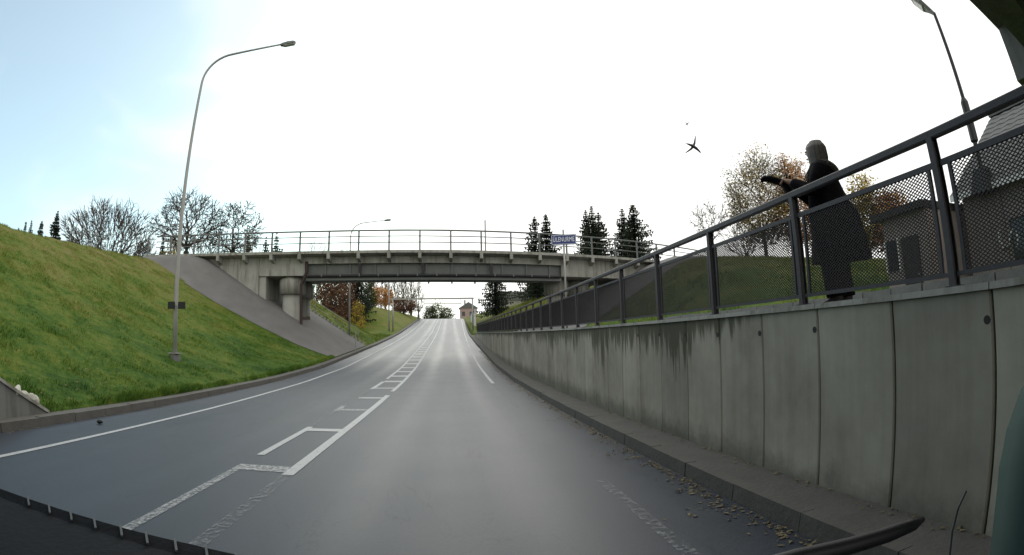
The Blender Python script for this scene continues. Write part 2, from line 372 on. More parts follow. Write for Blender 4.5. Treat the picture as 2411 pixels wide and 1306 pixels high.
def road_z(x, y):
    s = (x-KL)/(float(road_right(y))-KL); return float(rz(y)) + .03*math.sin(math.pi*min(max(s, 0), 1))-.03
def paint(name, wear, col=(.50, .51, .51)):
    m, t, b = nodes(name); b.inputs['Roughness'].default_value = .6
    g = N(t, 'ShaderNodeNewGeometry'); n1 = N(t, 'ShaderNodeTexNoise', i_Scale=16, i_Detail=9, i_Roughness=.8); t.links.new(g.outputs['Position'], n1.inputs['Vector'])
    r = ramp(t, n1.outputs['Fac'], [(.3, col), (.7, tuple(c*.7 for c in col))]); t.links.new(r.outputs[0], b.inputs['Base Color'])
    tr = N(t, 'ShaderNodeBsdfTransparent'); mxs = N(t, 'ShaderNodeMixShader')
    mr_ = N(t, 'ShaderNodeMapRange'); mr_.inputs['From Min'].default_value = wear-.10; mr_.inputs['From Max'].default_value = wear+.12; mr_.inputs['To Max'].default_value = .93; t.links.new(n1.outputs['Fac'], mr_.inputs['Value'])
    t.links.new(mr_.outputs[0], mxs.inputs[0]); t.links.new(tr.outputs[0], mxs.inputs[1]); t.links.new(b.outputs[0], mxs.inputs[2])
    o = t.nodes['Material Output']; t.links.new(mxs.outputs[0], o.inputs['Surface']); return m
M['paint'] = paint('road_paint', .36); M['paint_worn'] = paint('worn_road_paint', .47); M['paint_half'] = paint('half_worn_road_paint', .50); M['paint_faint'] = paint('faint_road_paint', .58, (.34, .35, .35))
def mark(name, xf0, xf1, y0, y1, material, step=1.0, lift=.006):
    b = MB(); n = max(1, int((y1-y0)/step)); pr = None
    for k in range(n+1):
        y = y0+(y1-y0)*k/n; a = xf0(y) if callable(xf0) else xf0; c = xf1(y) if callable(xf1) else xf1
        i = len(b.v); b.v += [(a, y, road_z(a, y)+lift), (c, y, road_z(c, y)+lift)]
        if pr is not None: b.f.append((pr, pr+1, i+1, i))
        pr = i
    return tag(b.build(name, material), kind='structure')
LL = lambda y: -5.52-.012*min(max(y-4, 0), 20)
mark('edge_line', lambda y: LL(y)-.06, lambda y: LL(y)+.06, -5, 130, M['paint'], 1.5)
RL = lambda y: 1.5 + .0115*max(0, y-38)
mark('edge_line', lambda y: RL(y)-.06, lambda y: RL(y)+.06, 19.0, 135, M['paint'], 1.5)
mark('edge_line', 1.44, 1.56, 1.0, 5.2, M['paint_faint']); mark('edge_line', 1.45, 1.55, 12.0, 19.0, M['paint_faint'])
mark('centre_line', -1.93, -1.79, -6, 5.6, M['paint_faint']); mark('centre_line', -1.93, -1.79, 5.6, 15.2, M['paint']); mark('centre_line', -1.92, -1.8, 16.4, 135, M['paint'], 1.5)
mark('centre_line', -2.60, -2.49, -6, 5.9, M['paint_half']); mark('centre_line', -2.61, -2.50, 6.6, 9.2, M['paint'])
mark('centre_line', -2.64, -2.52, 9.2, 10.2, M['paint_faint']); mark('centre_line', -2.68, -2.55, 11.6, 12.6, M['paint_worn']); mark('centre_line', -2.70, -2.57, 17.2, 20.2, M['paint']); mark('centre_line', -2.70, -2.58, 21.5, 135, M['paint'], 1.5)
for k, y in enumerate([5.72, 8.75, 11.72, 14.35, 17.4] + [20.0+2.45*i for i in range(11)]):
    w = .28 if k < 5 else .55
    mark('median_bar', -2.6, -1.88, y, y+w, M['paint'] if k in (1, 3, 4) or k > 4 else M['paint_worn'])
mark('centre_line', -2.66, -2.55, 10.2, 17.2, M['paint_faint'])
mark('tar_patch', .35, .85, 20.5, 20.75, M['paint_faint']); mark('tar_patch', .4, .9, 25.5, 25.75, M['paint_faint'])

# kerbs: stones up to 45 m, one strip beyond
def kerb_side(name, xa, xb, xin):
    root = MB(); y0, y1 = 45.0, 140.0
    seg = [y0 + (y1-y0)*k/50 for k in range(51)]
    def off(y): return float(road_right(y)-KR) if xa > 0 else 0.0
    rings = []
    for y in seg:
        r = float(rz(y)); rings.append([(xa+off(y), y, r-.3), (xb+off(y), y, r-.3), (xb+off(y), y, r+.12), (xa+off(y), y, r+.12)])
    root.loft(rings); k = root.build(name, M['kerb']); tag(k, kind='structure')
    y = -12.0
    while y < 45:
        b = MB(); g = .006; j = random.uniform(-.006, .006); za, zb = float(rz(y)), float(rz(y+1)); h = .118+random.uniform(-.006, .006)
        lo = [(xa+j, y+g, za-.3), (xb+j, y+g, za-.3), (xb+j, y+1-g, zb-.3), (xa+j, y+1-g, zb-.3)]
        ch = .025*(1 if xin > 0 else -1)
        hi = [(xa+j+(ch if xin > 0 else 0), y+g, za+h), (xb+j+(ch if xin < 0 else 0), y+g, za+h), (xb+j+(ch if xin < 0 else 0), y+1-g, zb+h), (xa+j+(ch if xin > 0 else 0), y+1-g, zb+h)]
        b.hexa(lo+hi); b.build('kerb_stone', M['kerb'], k); y += 1.0
    return k
kerb_side('kerb', KR, KR+.16, 1); kerb_side('kerb', KL-.16, KL, -1)
# narrow raised verges between kerb and wall / bank
def verge(name, x0, x1, y0, y1, m, dz=.095):
    ys = rng(y0, y1, 1.0)+[y1]; b = MB()
    for y in ys: b.v += [(x0, y, float(rz(y))+dz), (x1, y, float(rz(y))+dz)]
    for k in range(len(ys)-1): b.f.append((2*k, 2*k+1, 2*k+3, 2*k+2))
    return tag(b.build(name, m), kind='structure')
verge('verge', KR+.165, WX+.02, -12, 64, M['kerb']); verge('verge', -7.45, KL-.165, -12, 140, M['kerb'], .10)
# walkway behind the fence
b = MB(); ys = rng(-12, 62, 1.0)
for y in ys: b.v += [(3.34, y, float(wt(y))-.01), (5.55, y, float(wt(y))-.01)]
for k in range(len(ys)-1): b.f.append((2*k, 2*k+1, 2*k+3, 2*k+2))
tag(b.build('walkway', M['path']), kind='structure')
# concrete slope paving under the bridge
def pave_left(X, Y): return gz(X, Y)+.03
grid_obj('slope_paving', rng(-25, -7.44, .5)+[-7.44], rng(33, 47.5, .35), pave_left, M['paving'], keep=lambda x, y: y > 33.1 - .02*(x+15) and y < 45.5)
PAVE_R = lambda x, y: y > 27.5 and y < 47 and x > 6
grid_obj('slope_paving', rng(5.95, 24, .5), rng(24, 48, .4), lambda X, Y: gz(X, Y)+.03, M['paving'], keep=lambda x, y: (y > 23.8+ .62*(x-6)) and y < 47)

# ------------------------------------------------------------------ retaining wall on the right
def wall_material():
    m, t, b = nodes('retaining_wall_concrete'); b.inputs['Roughness'].default_value = .9; b.inputs['Specular IOR Level'].default_value = .25
    uv = N(t, 'ShaderNodeUVMap'); uv.uv_map = 'UVMap'
    sp = N(t, 'ShaderNodeSeparateXYZ'); t.links.new(uv.outputs[0], sp.inputs[0])
    g = N(t, 'ShaderNodeNewGeometry')
    n0 = N(t, 'ShaderNodeTexNoise', i_Scale=1.1, i_Detail=9, i_Roughness=.62); t.links.new(g.outputs['Position'], n0.inputs['Vector'])
    base = ramp(t, n0.outputs['Fac'], [(.28, (.25, .225, .18)), (.42, (.34, .31, .255)), (.56, (.40, .37, .305)), (.74, (.48, .445, .37))])
    mp1 = N(t, 'ShaderNodeMapping'); mp1.inputs['Scale'].default_value = (2.6, .10, 1); t.links.new(uv.outputs[0], mp1.inputs['Vector'])
    n1 = N(t, 'ShaderNodeTexNoise', i_Scale=2.2, i_Detail=6, i_Roughness=.75); t.links.new(mp1.outputs[0], n1.inputs['Vector'])       # drip columns
    mp2 = N(t, 'ShaderNodeMapping'); mp2.inputs['Scale'].default_value = (.35, .0, 1); t.links.new(uv.outputs[0], mp2.inputs['Vector'])
    n2 = N(t, 'ShaderNodeTexNoise', i_Scale=1.6, i_Detail=3); t.links.new(mp2.outputs[0], n2.inputs['Vector'])
    # drip length along the wall: none on the nearest panels, longest 6 to 9 m out
    near = N(t, 'ShaderNodeMapRange', interpolation_type='SMOOTHSTEP'); near.inputs['From Min'].default_value = 3.6; near.inputs['From Max'].default_value = 7.2; near.inputs['To Min'].default_value = .0; near.inputs['To Max'].default_value = 1.0; t.links.new(sp.outputs['X'], near.inputs['Value'])
    far = N(t, 'ShaderNodeMapRange'); far.inputs['From Min'].default_value = 9; far.inputs['From Max'].default_value = 30; far.inputs['To Min'].default_value = 1.0; far.inputs['To Max'].default_value = .55; t.links.new(sp.outputs['X'], far.inputs['Value'])
    dr = N(t, 'ShaderNodeMapRange'); dr.inputs['From Min'].default_value = .40; dr.inputs['From Max'].default_value = .72; dr.inputs['To Min'].default_value = .08; dr.inputs['To Max'].default_value = 1.15; dr.clamp = True; t.links.new(n1.outputs['Fac'], dr.inputs['Value'])
    q1 = N(t, 'ShaderNodeMath', operation='MULTIPLY'); t.links.new(dr.outputs[0], q1.inputs[0]); t.links.new(near.outputs[0], q1.inputs[1])
    q2a = N(t, 'ShaderNodeMath', operation='MULTIPLY'); t.links.new(q1.outputs[0], q2a.inputs[0]); t.links.new(far.outputs[0], q2a.inputs[1])
    am = N(t, 'ShaderNodeMapRange'); am.inputs['From Min'].default_value = .35; am.inputs['From Max'].default_value = .65; am.inputs['To Min'].default_value = .25; am.inputs['To Max'].default_value = 1.5; t.links.new(n2.outputs['Fac'], am.inputs['Value'])
    q2 = N(t, 'ShaderNodeMath', operation='MULTIPLY'); t.links.new(q2a.outputs[0], q2.inputs[0]); t.links.new(am.outputs[0], q2.inputs[1])
    df = N(t, 'ShaderNodeMath', operation='SUBTRACT'); t.links.new(q2.outputs[0], df.inputs[0]); t.links.new(sp.outputs['Y'], df.inputs[1])
    ms = N(t, 'ShaderNodeMapRange', interpolation_type='SMOOTHSTEP'); ms.inputs['From Min'].default_value = -.05; ms.inputs['From Max'].default_value = .12; t.links.new(df.outputs[0], ms.inputs['Value'])
    mul = N(t, 'ShaderNodeMath', operation='MULTIPLY'); mul.inputs[1].default_value = .85; t.links.new(ms.outputs[0], mul.inputs[0])
    mixc = N(t, 'ShaderNodeMix', data_type='RGBA'); t.links.new(mul.outputs[0], mixc.inputs['Factor']); t.links.new(base.outputs[0], mixc.inputs['A']); mixc.inputs['B'].default_value = (.082, .080, .050, 1)
    # faint long run-off streaks and splash dirt at the foot
    st = ramp(t, n1.outputs['Fac'], [(.42, (1, 1, 1)), (.62, (.80, .80, .77))])
    m2 = N(t, 'ShaderNodeMix', data_type='RGBA', blend_type='MULTIPLY'); m2.inputs['Factor'].default_value = .5; t.links.new(mixc.outputs['Result'], m2.inputs['A']); t.links.new(st.outputs[0], m2.inputs['B'])
    n3 = N(t, 'ShaderNodeTexNoise', i_Scale=3.5, i_Detail=7, i_Roughness=.7); t.links.new(g.outputs['Position'], n3.inputs['Vector'])
    ft = N(t, 'ShaderNodeMath', operation='MULTIPLY_ADD'); ft.inputs[1].default_value = -.55; t.links.new(n3.outputs['Fac'], ft.inputs[0])
    sc_ = N(t, 'ShaderNodeMath', operation='SUBTRACT'); t.links.new(sp.outputs['Y'], sc_.inputs[0]); sc_.inputs[1].default_value = 0.0
    t.links.new(sc_.outputs[0], ft.inputs[2])
    fm = N(t, 'ShaderNodeMapRange', interpolation_type='SMOOTHSTEP'); fm.inputs['From Min'].default_value = .95; fm.inputs['From Max'].default_value = 1.3; fm.inputs['To Max'].default_value = .7; t.links.new(ft.outputs[0], fm.inputs['Value'])
    m3 = N(t, 'ShaderNodeMix', data_type='RGBA'); t.links.new(fm.outputs[0], m3.inputs['Factor']); t.links.new(m2.outputs['Result'], m3.inputs['A']); m3.inputs['B'].default_value = (.11, .105, .085, 1)
    oi = N(t, 'ShaderNodeObjectInfo'); pr_m = N(t, 'ShaderNodeMapRange'); pr_m.inputs['To Min'].default_value = .80; pr_m.inputs['To Max'].default_value = 1.12; t.links.new(oi.outputs['Random'], pr_m.inputs['Value'])
    m4 = N(t, 'ShaderNodeMix', data_type='RGBA', blend_type='MULTIPLY'); m4.inputs['Factor'].default_value = 1.0; t.links.new(m3.outputs['Result'], m4.inputs['A']); t.links.new(pr_m.outputs[0], m4.inputs['B'])
    t.links.new(m4.outputs['Result'], b.inputs['Base Color'])
    bp = N(t, 'ShaderNodeBump', i_Strength=.25, i_Distance=.01); t.links.new(n3.outputs['Fac'], bp.inputs['Height']); t.links.new(bp.outputs[0], b.inputs['Normal'])
    return m
M['wall'] = wall_material()
wall = thing('retaining_wall', (WX, 25, 0), 'long grey concrete retaining wall with moss stains along the right kerb', 'wall')
core = MB(); ys = rng(-9, 62, 1.5)+[62.0]
core.loft([[(WX+.07, y, float(rz(y))-.4), (WX+.27, y, float(rz(y))-.4), (WX+.27, y, float(wt(y))-.03), (WX+.07, y, float(wt(y))-.03)] for y in ys])
core.build('wall_core', M['concrete_dark'], wall)
JP = .882
k = -12
while 1.78+JP*k < 61.5:
    y0, y1 = 1.78+JP*k+.007, 1.78+JP*(k+1)-.007; j = random.uniform(-.006, .004); b = MB(); ch = .012
    pr = [(WX+j, y0+ch), (WX+j, y1-ch), (WX+j+ch, y1), (WX+.30, y1), (WX+.30, y0), (WX+j+ch, y0)]
    b.loft([[(x, y, float(rz(y))-.35) for x, y in pr], [(x, y, float(wt(y))) for x, y in pr]])
    o = b.build('concrete_panel', M['wall'], wall)
    uv = o.data.uv_layers.new(name='UVMap'); org = ORG[wall.name]
    for lp in o.data.loops:
        c = o.data.vertices[lp.vertex_index].co; yy = c.y+org.y; uv.data[lp.index].uv = (yy, float(wt(yy))-c.z)
    if k % 2 == 0:
        cp = MB(); ya, yb = 1.78+JP*k+.004, 1.78+JP*(k+2)-.004
        cp.loft([[(WX-.025, y, float(wt(y))+.002), (WX+.34, y, float(wt(y))+.002), (WX+.34, y, float(wt(y))+.045), (WX-.018, y, float(wt(y))+.045)] for y in (ya, (ya+yb)/2, yb)])
        cp.build('coping', M['concrete'], wall)
    if 0 <= k <= 9:                                            # black discs: shade of the lifting holes beside the joints, as colour
        yj = 1.78+JP*k + .045; zj = float(wt(yj))-.16-.03*random.random(); h = MB()
        h.tube([(WX-.004, yj, zj), (WX+.02, yj, zj)], .028, 10); h.build('hole_shade_disc', M['black'], wall)
    k += 1

# ------------------------------------------------------------------ fence on the wall
fence = thing('fence', (FX, 2.14, float(wt(2.14))), 'dark steel fence with diamond mesh panels on top of the grey retaining wall', 'fence')
PS = 1.722
def at_fence(y): return (0.0, y-2.14, float(wt(y)+.045)-ORG[fence.name].z)
O0 = ORG[fence.name]
def lb(b, name, m): return b.build(name, m, None, origin=(0, 0, 0))
def proto(b, name, m, parent):                                  # mesh in local coordinates, to be placed and copied
    me = bpy.data.meshes.new(name); me.from_pydata([tuple(v) for v in b.v], [], b.f); me.materials.append(m)
    o = bpy.data.objects.new(name, me); link(o, parent, Vector((0, 0, 0))); return o
pb = MB(); pb.box(-.030, .030, -.005, .005, -.02, 1.0); pb.box(-.036, -.026, -.026, .026, -.02, 1.0); pb.box(.026, .036, -.026, .026, -.02, 1.0); pb.box(-.05, .05, -.05, .05, -.02, .012)
rb = MB(); n_ = 12; prof = [(-.026, -.032), (.026, -.032), (.031, -.022), (.031, .022), (.024, .03), (-.024, .03), (-.031, .022), (-.031, -.022)]
rb.loft([[(x, -PS/2-.002, z) for x, z in prof], [(x, PS/2+.002, z) for x, z in prof]])
PW, PH0, PH1 = 1.545, .085, .815
fb = MB()
fb.box(-.012, .012, -PW/2, PW/2, PH1-.02, PH1+.02); fb.box(-.012, .012, -PW/2, PW/2, PH0-.015, PH0+.015)
fb.box(-.011, .011, -PW/2, -PW/2+.028, PH0+.015, PH1-.02); fb.box(-.011, .011, PW/2-.028, PW/2, PH0+.015, PH1-.02)
fb.box(-.012, .012, -PW/2-.055, -PW/2, PH1-.02, PH1+.02); fb.box(-.012, .012, PW/2, PW/2+.055, PH1-.02, PH1+.02)
fb.box(-.012, .012, -PW/2-.055, -PW/2, PH0-.014, PH0+.014); fb.box(-.012, .012, PW/2, PW/2+.055, PH0-.014, PH0+.014)
mb = MB(); Y0, Y1, Z0, Z1 = -PW/2+.03, PW/2-.03, PH0+.012, PH1-.016; tanm = .026/.040
for sgn in (1, -1):
    q = -3.0
    while q < 3.0:
        pts = []
        # line z = Z0 + sgn*tanm*(y-q)
        for y in (Y0, Y1):
            z = Z0+sgn*tanm*(y-q)
            if Z0 <= z <= Z1: pts.append((y, z))
        for z in (Z0, Z1):
            y = q+(z-Z0)/(sgn*tanm)
            if Y0 < y < Y1: pts.append((y, z))
        if len(pts) >= 2 and abs(pts[0][0]-pts[1][0]) > .02:
            (ya, za), (yb, zb) = pts[:2]; mb.bar((.003*sgn, ya, za), (.003*sgn, yb, zb), 0.0068, .0052, upv=(1, 0, 0))
        q += .040
post0 = rail0 = panel0 = None
for k in range(-4, 35):
    y = 2.14+PS*k; yc = y+PS/2; sl = math.atan2(float(wt(y+PS)-wt(y)), PS)
    if post0 is None: post0 = proto(pb, 'post', M['steel_dark'], fence); p = post0
    else: p = copy_part(post0, fence)
    p.location = at_fence(y)
    if k == 34: break
    zm = (float(wt(y))+float(wt(y+PS)))/2+.045-O0.z
    if rail0 is None: rail0 = proto(rb, 'top_rail', M['steel_dark'], fence); r_ = rail0
    else: r_ = copy_part(rail0, fence)
    r_.location = (0, yc-2.14, zm+1.02); r_.rotation_euler = (sl, 0, 0)
    if panel0 is None:
        panel0 = proto(fb, 'panel_frame', M['steel_dark'], fence); mesh0 = proto(mb, 'wire_mesh', M['mesh_steel'], panel0); p = panel0
    else:
        p = copy_part(panel0, fence); copy_part(mesh0, p)
    p.location = (0, yc-2.14, zm); p.rotation_euler = (sl, 0, 0)

# ------------------------------------------------------------------ railway bridge ahead
def yf(x): return 35.9 + .0103*max(0.0, x+5)**2
BW = 6.6
bridge = thing('railway_bridge', (-2, 39, 7.0), 'grey concrete railway bridge with open railings crossing above the road ahead', 'bridge')
def along(x0, x1, n): return [x0+(x1-x0)*k/n for k in range(n+1)]
def deckpiece(name, m, xs, prof):           # prof: (y offset from front edge, z)
    b = MB(); b.loft([[(x, yf(x)+o, z) for o, z in prof] for x in xs]); return b.build(name, m, bridge)
deckpiece('deck_slab', M['concrete'], along(-24, 25, 40), [(0, 8.0), (0, 8.19), (.25, 8.22), (BW-.25, 8.22), (BW, 8.19), (BW, 8.0), (BW-.9, 7.88), (.9, 7.88)])
deckpiece('ballast', M['path'], along(-24, 25, 40), [(1.0, 8.21), (1.4, 8.42), (BW-1.4, 8.42), (BW-1.0, 8.21)])
# fascia beams
for off in (.75, BW-1.15):
    deckpiece('fascia_beam', M['concrete'], along(-14.1, 24, 30), [(off, 7.40), (off, 7.885), (off+.4, 7.885), (off+.4, 7.40)])
for off, zb6 in ((1.05, 6.2), (BW-1.5, 6.62)):
    g_ = deckpiece('girder', M['girder'], along(-10.5, 8.4, 16), [(off, zb6+.2), (off, 7.41), (off+.35, 7.41), (off+.35, zb6+.2)])
    b = MB(); b.loft([[(x, yf(x)+o, z) for o, z in [(off-.22, zb6), (off-.22, zb6+.22), (off+.55, zb6+.22), (off+.55, zb6)]] for x in along(-10.5, 8.4, 16)]); b.build('bottom_flange', M['girder'], bridge)
    for x in along(-9.0, 7.5, 9):
        b = MB(); b.box(x-.06, x+.06, yf(x)+off-.12, yf(x)+off-.005, 6.42, 7.39); b.build('stiffener', M['girder'], bridge)
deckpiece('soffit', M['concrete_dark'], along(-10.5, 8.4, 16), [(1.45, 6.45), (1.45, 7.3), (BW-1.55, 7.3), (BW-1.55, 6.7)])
for a, c in ((-14.1, -10.5), (8.4, 24)):    # deep haunch blocks above the piers
    deckpiece('haunch', M['concrete'], along(a, c, 8), [(.72, 6.55), (.72, 7.42), (BW-.75, 7.42), (BW-.75, 6.55)])
# abutment on the left, in tall cast panels
xs = [-24, -20.2, -16.6, -15.2, -14.1]
for a, c in zip(xs[:-1], xs[1:]):
    b = MB(); b.box(a+.01, c-.01, 36.62+(.03 if (a < -16) else 0), 42.3, 0.5, 7.88); b.build('abutment_panel', M['concrete'], bridge)
b = MB(); b.box(-14.1, -13.55, 36.75, 37.4, 2.2, 6.55); b.build('pilaster', M['concrete'], bridge)
b = MB(); b.box(-14.1, -13.6, 37.42, 42.0, 2.0, 6.55); b.build('abutment_face', M['concrete'], bridge)
# round piers with wider heads
def pier(cx, cy, z0, ztop):
    n = 20; b = MB()
    ring = lambda r, z: [(cx+r*math.cos(2*math.pi*j/n), cy+r*math.sin(2*math.pi*j/n), z) for j in range(n)]
    p = b.loft([ring(.74, z0), ring(.74, ztop-1.28)]).build('pier', M['concrete'], bridge, smooth=True)
    b = MB(); b.loft([ring(.98, ztop-1.25), ring(1.0, ztop-.25), ring(.86, ztop-.05), ring(.80, ztop)]).build('pier_head', M['concrete'], p, smooth=True)
pier(-11.75, 37.75, .8, 6.55); pier(8.4, 40.6, 2.0, 6.55); pier(-11.95, 40.9, .8, 6.55); pier(10.4, 41.6, 2.0, 6.55)
# drain pipe and service pipe
b = MB(); b.tube([(-10.35, 36.55, 7.55), (-10.35, 36.55, 6.75), (-10.55, 36.6, 6.3), (-10.75, 36.62, 5.9), (-10.7, 36.62, 2.75), (-10.45, 36.6, 2.45)], .11, 10); dp = b.build('drain_pipe', M['pipe_rust'], bridge, smooth=True)
b = MB(); b.box(-10.6, -10.05, 36.5, 36.74, 3.4, 3.62); b.build('pipe_clamp', M['pipe_rust'], dp)
b = MB(); b.tube([(x, yf(x)+.72, 6.5) for x in along(-10.3, 8.3, 14)], .10, 8); sp_ = b.build('service_pipe', M['black'], bridge)
for x in along(-9.2, 7.4, 12):
    b = MB(); b.box(x-.04, x+.04, yf(x)+.6, yf(x)+.84, 6.44, 6.66); b.build('pipe_hanger', M['girder'], sp_)
for x in (-6.4, -1.9, 3.0):
    b = MB(); b.box(x-.1, x+.1, yf(x)+.66, yf(x)+.80, 6.6, 7.38); b.build('bracket', M['black'], bridge)
# railings: posts, rails and the concrete corbels that carry the front posts
RP = 2.17
for side, off in (('front', .12), ('rear', BW-.12)):
    rr_ = MB(); xs = along(-23, 24.5, 40)
    hs = (9.62, 9.2, 8.76) if side == 'front' else (9.35, 8.9)
    for q, h in enumerate(hs):
        b = MB(); b.tube([(x, yf(x)+off, h) for x in xs], .058 if q == 0 else .034, 6); b.build('handrail' if q == 0 else 'railing_bar', M['bridge_rail'], bridge)
    for k in range(-9, 12):
        x = -4.25+RP*k
        if x > 24: continue
        b = MB(); b.box(x-.055, x+.055, yf(x)+off-.055, yf(x)+off+.055, 8.15, hs[0]); b.build('railing_post', M['bridge_rail'], bridge)
        if side == 'front':
            b = MB(); x0, x1, y0 = x-.11, x+.11, yf(x)-.05
            b.hexa([(x0, y0+.02, 7.62), (x1, y0+.02, 7.62), (x1, y0+.8, 7.45), (x0, y0+.8, 7.45), (x0, y0, 8.14), (x1, y0, 8.14), (x1, y0+.8, 8.0), (x0, y0+.8, 8.0)]); b.build('corbel', M['concrete'], bridge)

# ------------------------------------------------------------------ near overpass: its edge is just above and behind the camera
over = thing('overpass', (0, -2, 5.6), 'dark concrete overpass edge and pier cap in the upper right corner', 'bridge')
ye = lambda x: 1.84+.2*x
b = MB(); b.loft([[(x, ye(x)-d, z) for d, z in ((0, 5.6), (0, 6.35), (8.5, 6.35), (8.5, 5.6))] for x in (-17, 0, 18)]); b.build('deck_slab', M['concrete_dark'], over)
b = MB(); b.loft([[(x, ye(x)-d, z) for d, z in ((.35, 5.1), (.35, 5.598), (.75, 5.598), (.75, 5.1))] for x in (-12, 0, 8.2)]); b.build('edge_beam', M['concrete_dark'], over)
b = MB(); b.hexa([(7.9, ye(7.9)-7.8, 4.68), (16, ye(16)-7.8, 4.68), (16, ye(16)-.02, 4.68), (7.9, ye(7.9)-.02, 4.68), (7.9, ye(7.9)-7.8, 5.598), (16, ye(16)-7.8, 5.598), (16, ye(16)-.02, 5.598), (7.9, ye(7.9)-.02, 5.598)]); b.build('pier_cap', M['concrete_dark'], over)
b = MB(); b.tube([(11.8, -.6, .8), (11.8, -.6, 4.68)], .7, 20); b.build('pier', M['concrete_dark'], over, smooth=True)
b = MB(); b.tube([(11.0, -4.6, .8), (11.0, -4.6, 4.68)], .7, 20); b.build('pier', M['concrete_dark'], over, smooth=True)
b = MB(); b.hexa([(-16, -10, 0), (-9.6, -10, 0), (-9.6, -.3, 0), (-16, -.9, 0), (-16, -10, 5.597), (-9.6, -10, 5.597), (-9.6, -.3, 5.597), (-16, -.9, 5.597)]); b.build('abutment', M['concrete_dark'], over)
ww_ = thing('wing_wall', (-7.5, 3, 0), 'sloping dark concrete wing wall at the left edge beside the kerb', 'wall')
b = MB(); zt = lambda y: .13+.48*(7.6-y)
b.hexa([(-7.68, -3.0, -.4), (-7.42, -3.0, -.4), (-7.42, 7.65, -.4), (-7.68, 7.65, -.4), (-7.68, -3.0, zt(-3)), (-7.42, -3.0, zt(-3)), (-7.42, 7.65, zt(7.65)), (-7.68, 7.65, zt(7.65))])
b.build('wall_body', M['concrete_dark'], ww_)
b = MB(); b.hexa([(-7.72, -3.0, zt(-3)+.003), (-7.39, -3.0, zt(-3)+.003), (-7.39, 7.7, zt(7.7)+.003), (-7.72, 7.7, zt(7.7)+.003), (-7.72, -3.0, zt(-3)+.06), (-7.39, -3.0, zt(-3)+.06), (-7.39, 7.7, zt(7.7)+.06), (-7.72, 7.7, zt(7.7)+.06)])
b.build('coping', M['concrete'], ww_)
# ------------------------------------------------------------------ street lamps
def lamp_head(root, p, d, L=.62, w=.26):
    d = Vector(d).normalized(); sd = d.cross(Vector((0, 0, 1))).normalized(); u = sd.cross(d); p = Vector(p); rings = []
    for t, ww, h0, h1 in ((0, .05, -.04, .05), (.15, .09, -.055, .075), (.5, w/2, -.07, .09), (.85, w/2*.95, -.06, .07), (1, w/4, -.02, .03)):
        c = p+d*(L*t); rings.append([c-sd*ww+u*h0, c+sd*ww+u*h0, c+sd*ww*.95+u*h1*.5, c+sd*ww*.4+u*h1, c-sd*ww*.4+u*h1, c-sd*ww*.95+u*h1*.5])
    h = MB().loft(rings).build('lamp_head', M['lamp_head'], root, smooth=False)
    c = p+d*(L*.6); a = .26
    MB().loft([[c-d*a-sd*w*.36+u*-.072, c-d*a+sd*w*.36+u*-.072, c+d*a-d*.04+sd*w*.36+u*-.066, c+d*a-d*.04-sd*w*.36+u*-.066], [c-d*a*.8-sd*w*.3+u*-.105, c-d*a*.8+sd*w*.3+u*-.105, c+d*a*.7+sd*w*.3+u*-.10, c+d*a*.7-sd*w*.3+u*-.10]]).build('lens', M['lamp_glass'], h)
def street_lamp(base, zt, arm, rise, label, bend=1.3, r0=.085, r1=.05, plinth=True):
    base = Vector(base); root = thing('street_lamp', base, label, 'street lamp', 'street lamps along the left verge')
    dv = Vector((arm[0], arm[1], 0)); L = dv.length; dv.normalize()
    path = [base+Vector((0, 0, -.3)), base+Vector((0, 0, 2.0)), base+Vector((0, 0, (zt-base.z)*.5))]; rad = [r0, r0, (r0+r1)/2]
    zb = zt-bend; c = Vector((base.x, base.y, zb))
    path.append(c.copy()); rad.append(r1)
    for a in (8, 16, 24, 32, 40, 48, 56, 64, 72, 80):
        path.append(c + dv*(bend*(1-math.cos(R(a)))) + Vector((0, 0, bend*math.sin(R(a))))); rad.append(r1*.9)
    e = path[-1]; end = Vector((base.x, base.y, zt+rise)) + dv*L
    path += [e.lerp(end, .35), end]; rad += [r1*.8, r1*.7]
    MB().tube(path, rad, 10).build('pole', M['pole'], root, smooth=True)
    lamp_head(root, end-Vector((0, 0, .02)), (end-e).normalized())
    if plinth:
        b = MB(); n = 12
        b.loft([[(base.x+r*math.cos(2*math.pi*j/n), base.y+r*math.sin(2*math.pi*j/n), base.z+z) for j in range(n)] for r, z in ((.2, -.4), (.19, .17), (.15, .2))]).build('plinth', M['concrete_dark'], root)
        MB().box(base.x-.2, base.x+.2, base.y-.2, base.y+.2, base.z+.2, base.z+.235).build('base_plate', M['pole'], root)
    return root
L1 = Vector((-9.77, 16.9, float(gz(-9.77, 16.9))))
d1 = at_d(483, 145, math.hypot(L1.x, L1.y)); e1 = at_d(645, 99, 19.5*.96)
lamp1 = street_lamp(L1, d1.z+.35, (2.95, .5), .42, 'tall bent grey street lamp on the near grass bank at left')
pc = at_d(415, 718, 19.3)
MB().box(pc.x-.38, pc.x-.09, pc.y+.02, pc.y+.05, pc.z-.13, pc.z+.12).build('plate', M['black'], lamp1)
MB().box(pc.x+.06, pc.x+.36, pc.y+.02, pc.y+.05, pc.z-.13, pc.z+.12).build('plate', M['black'], lamp1)
MB().box(pc.x-.4, pc.x+.38, pc.y+.055, pc.y+.08, pc.z-.02, pc.z+.02).build('plate_strap', M['pole'], lamp1)
p2 = at_d(823, 800, 46.6); L2 = Vector((p2.x, p2.y, float(gz(p2.x, p2.y))))
street_lamp(L2, at_d(826, 524, 46.6).z, (3.0, .3), .25, 'bent grey street lamp just beyond the railway bridge, arm above its railing', plinth=False)
p3 = at_d(916, 765, 76); L3 = Vector((p3.x, p3.y, float(gz(p3.x, p3.y))))
street_lamp(L3, L3.z+10.5, (3.0, .3), .25, 'far grey street lamp pole seen under the bridge beside the portal', plinth=False, r0=.11, r1=.08)
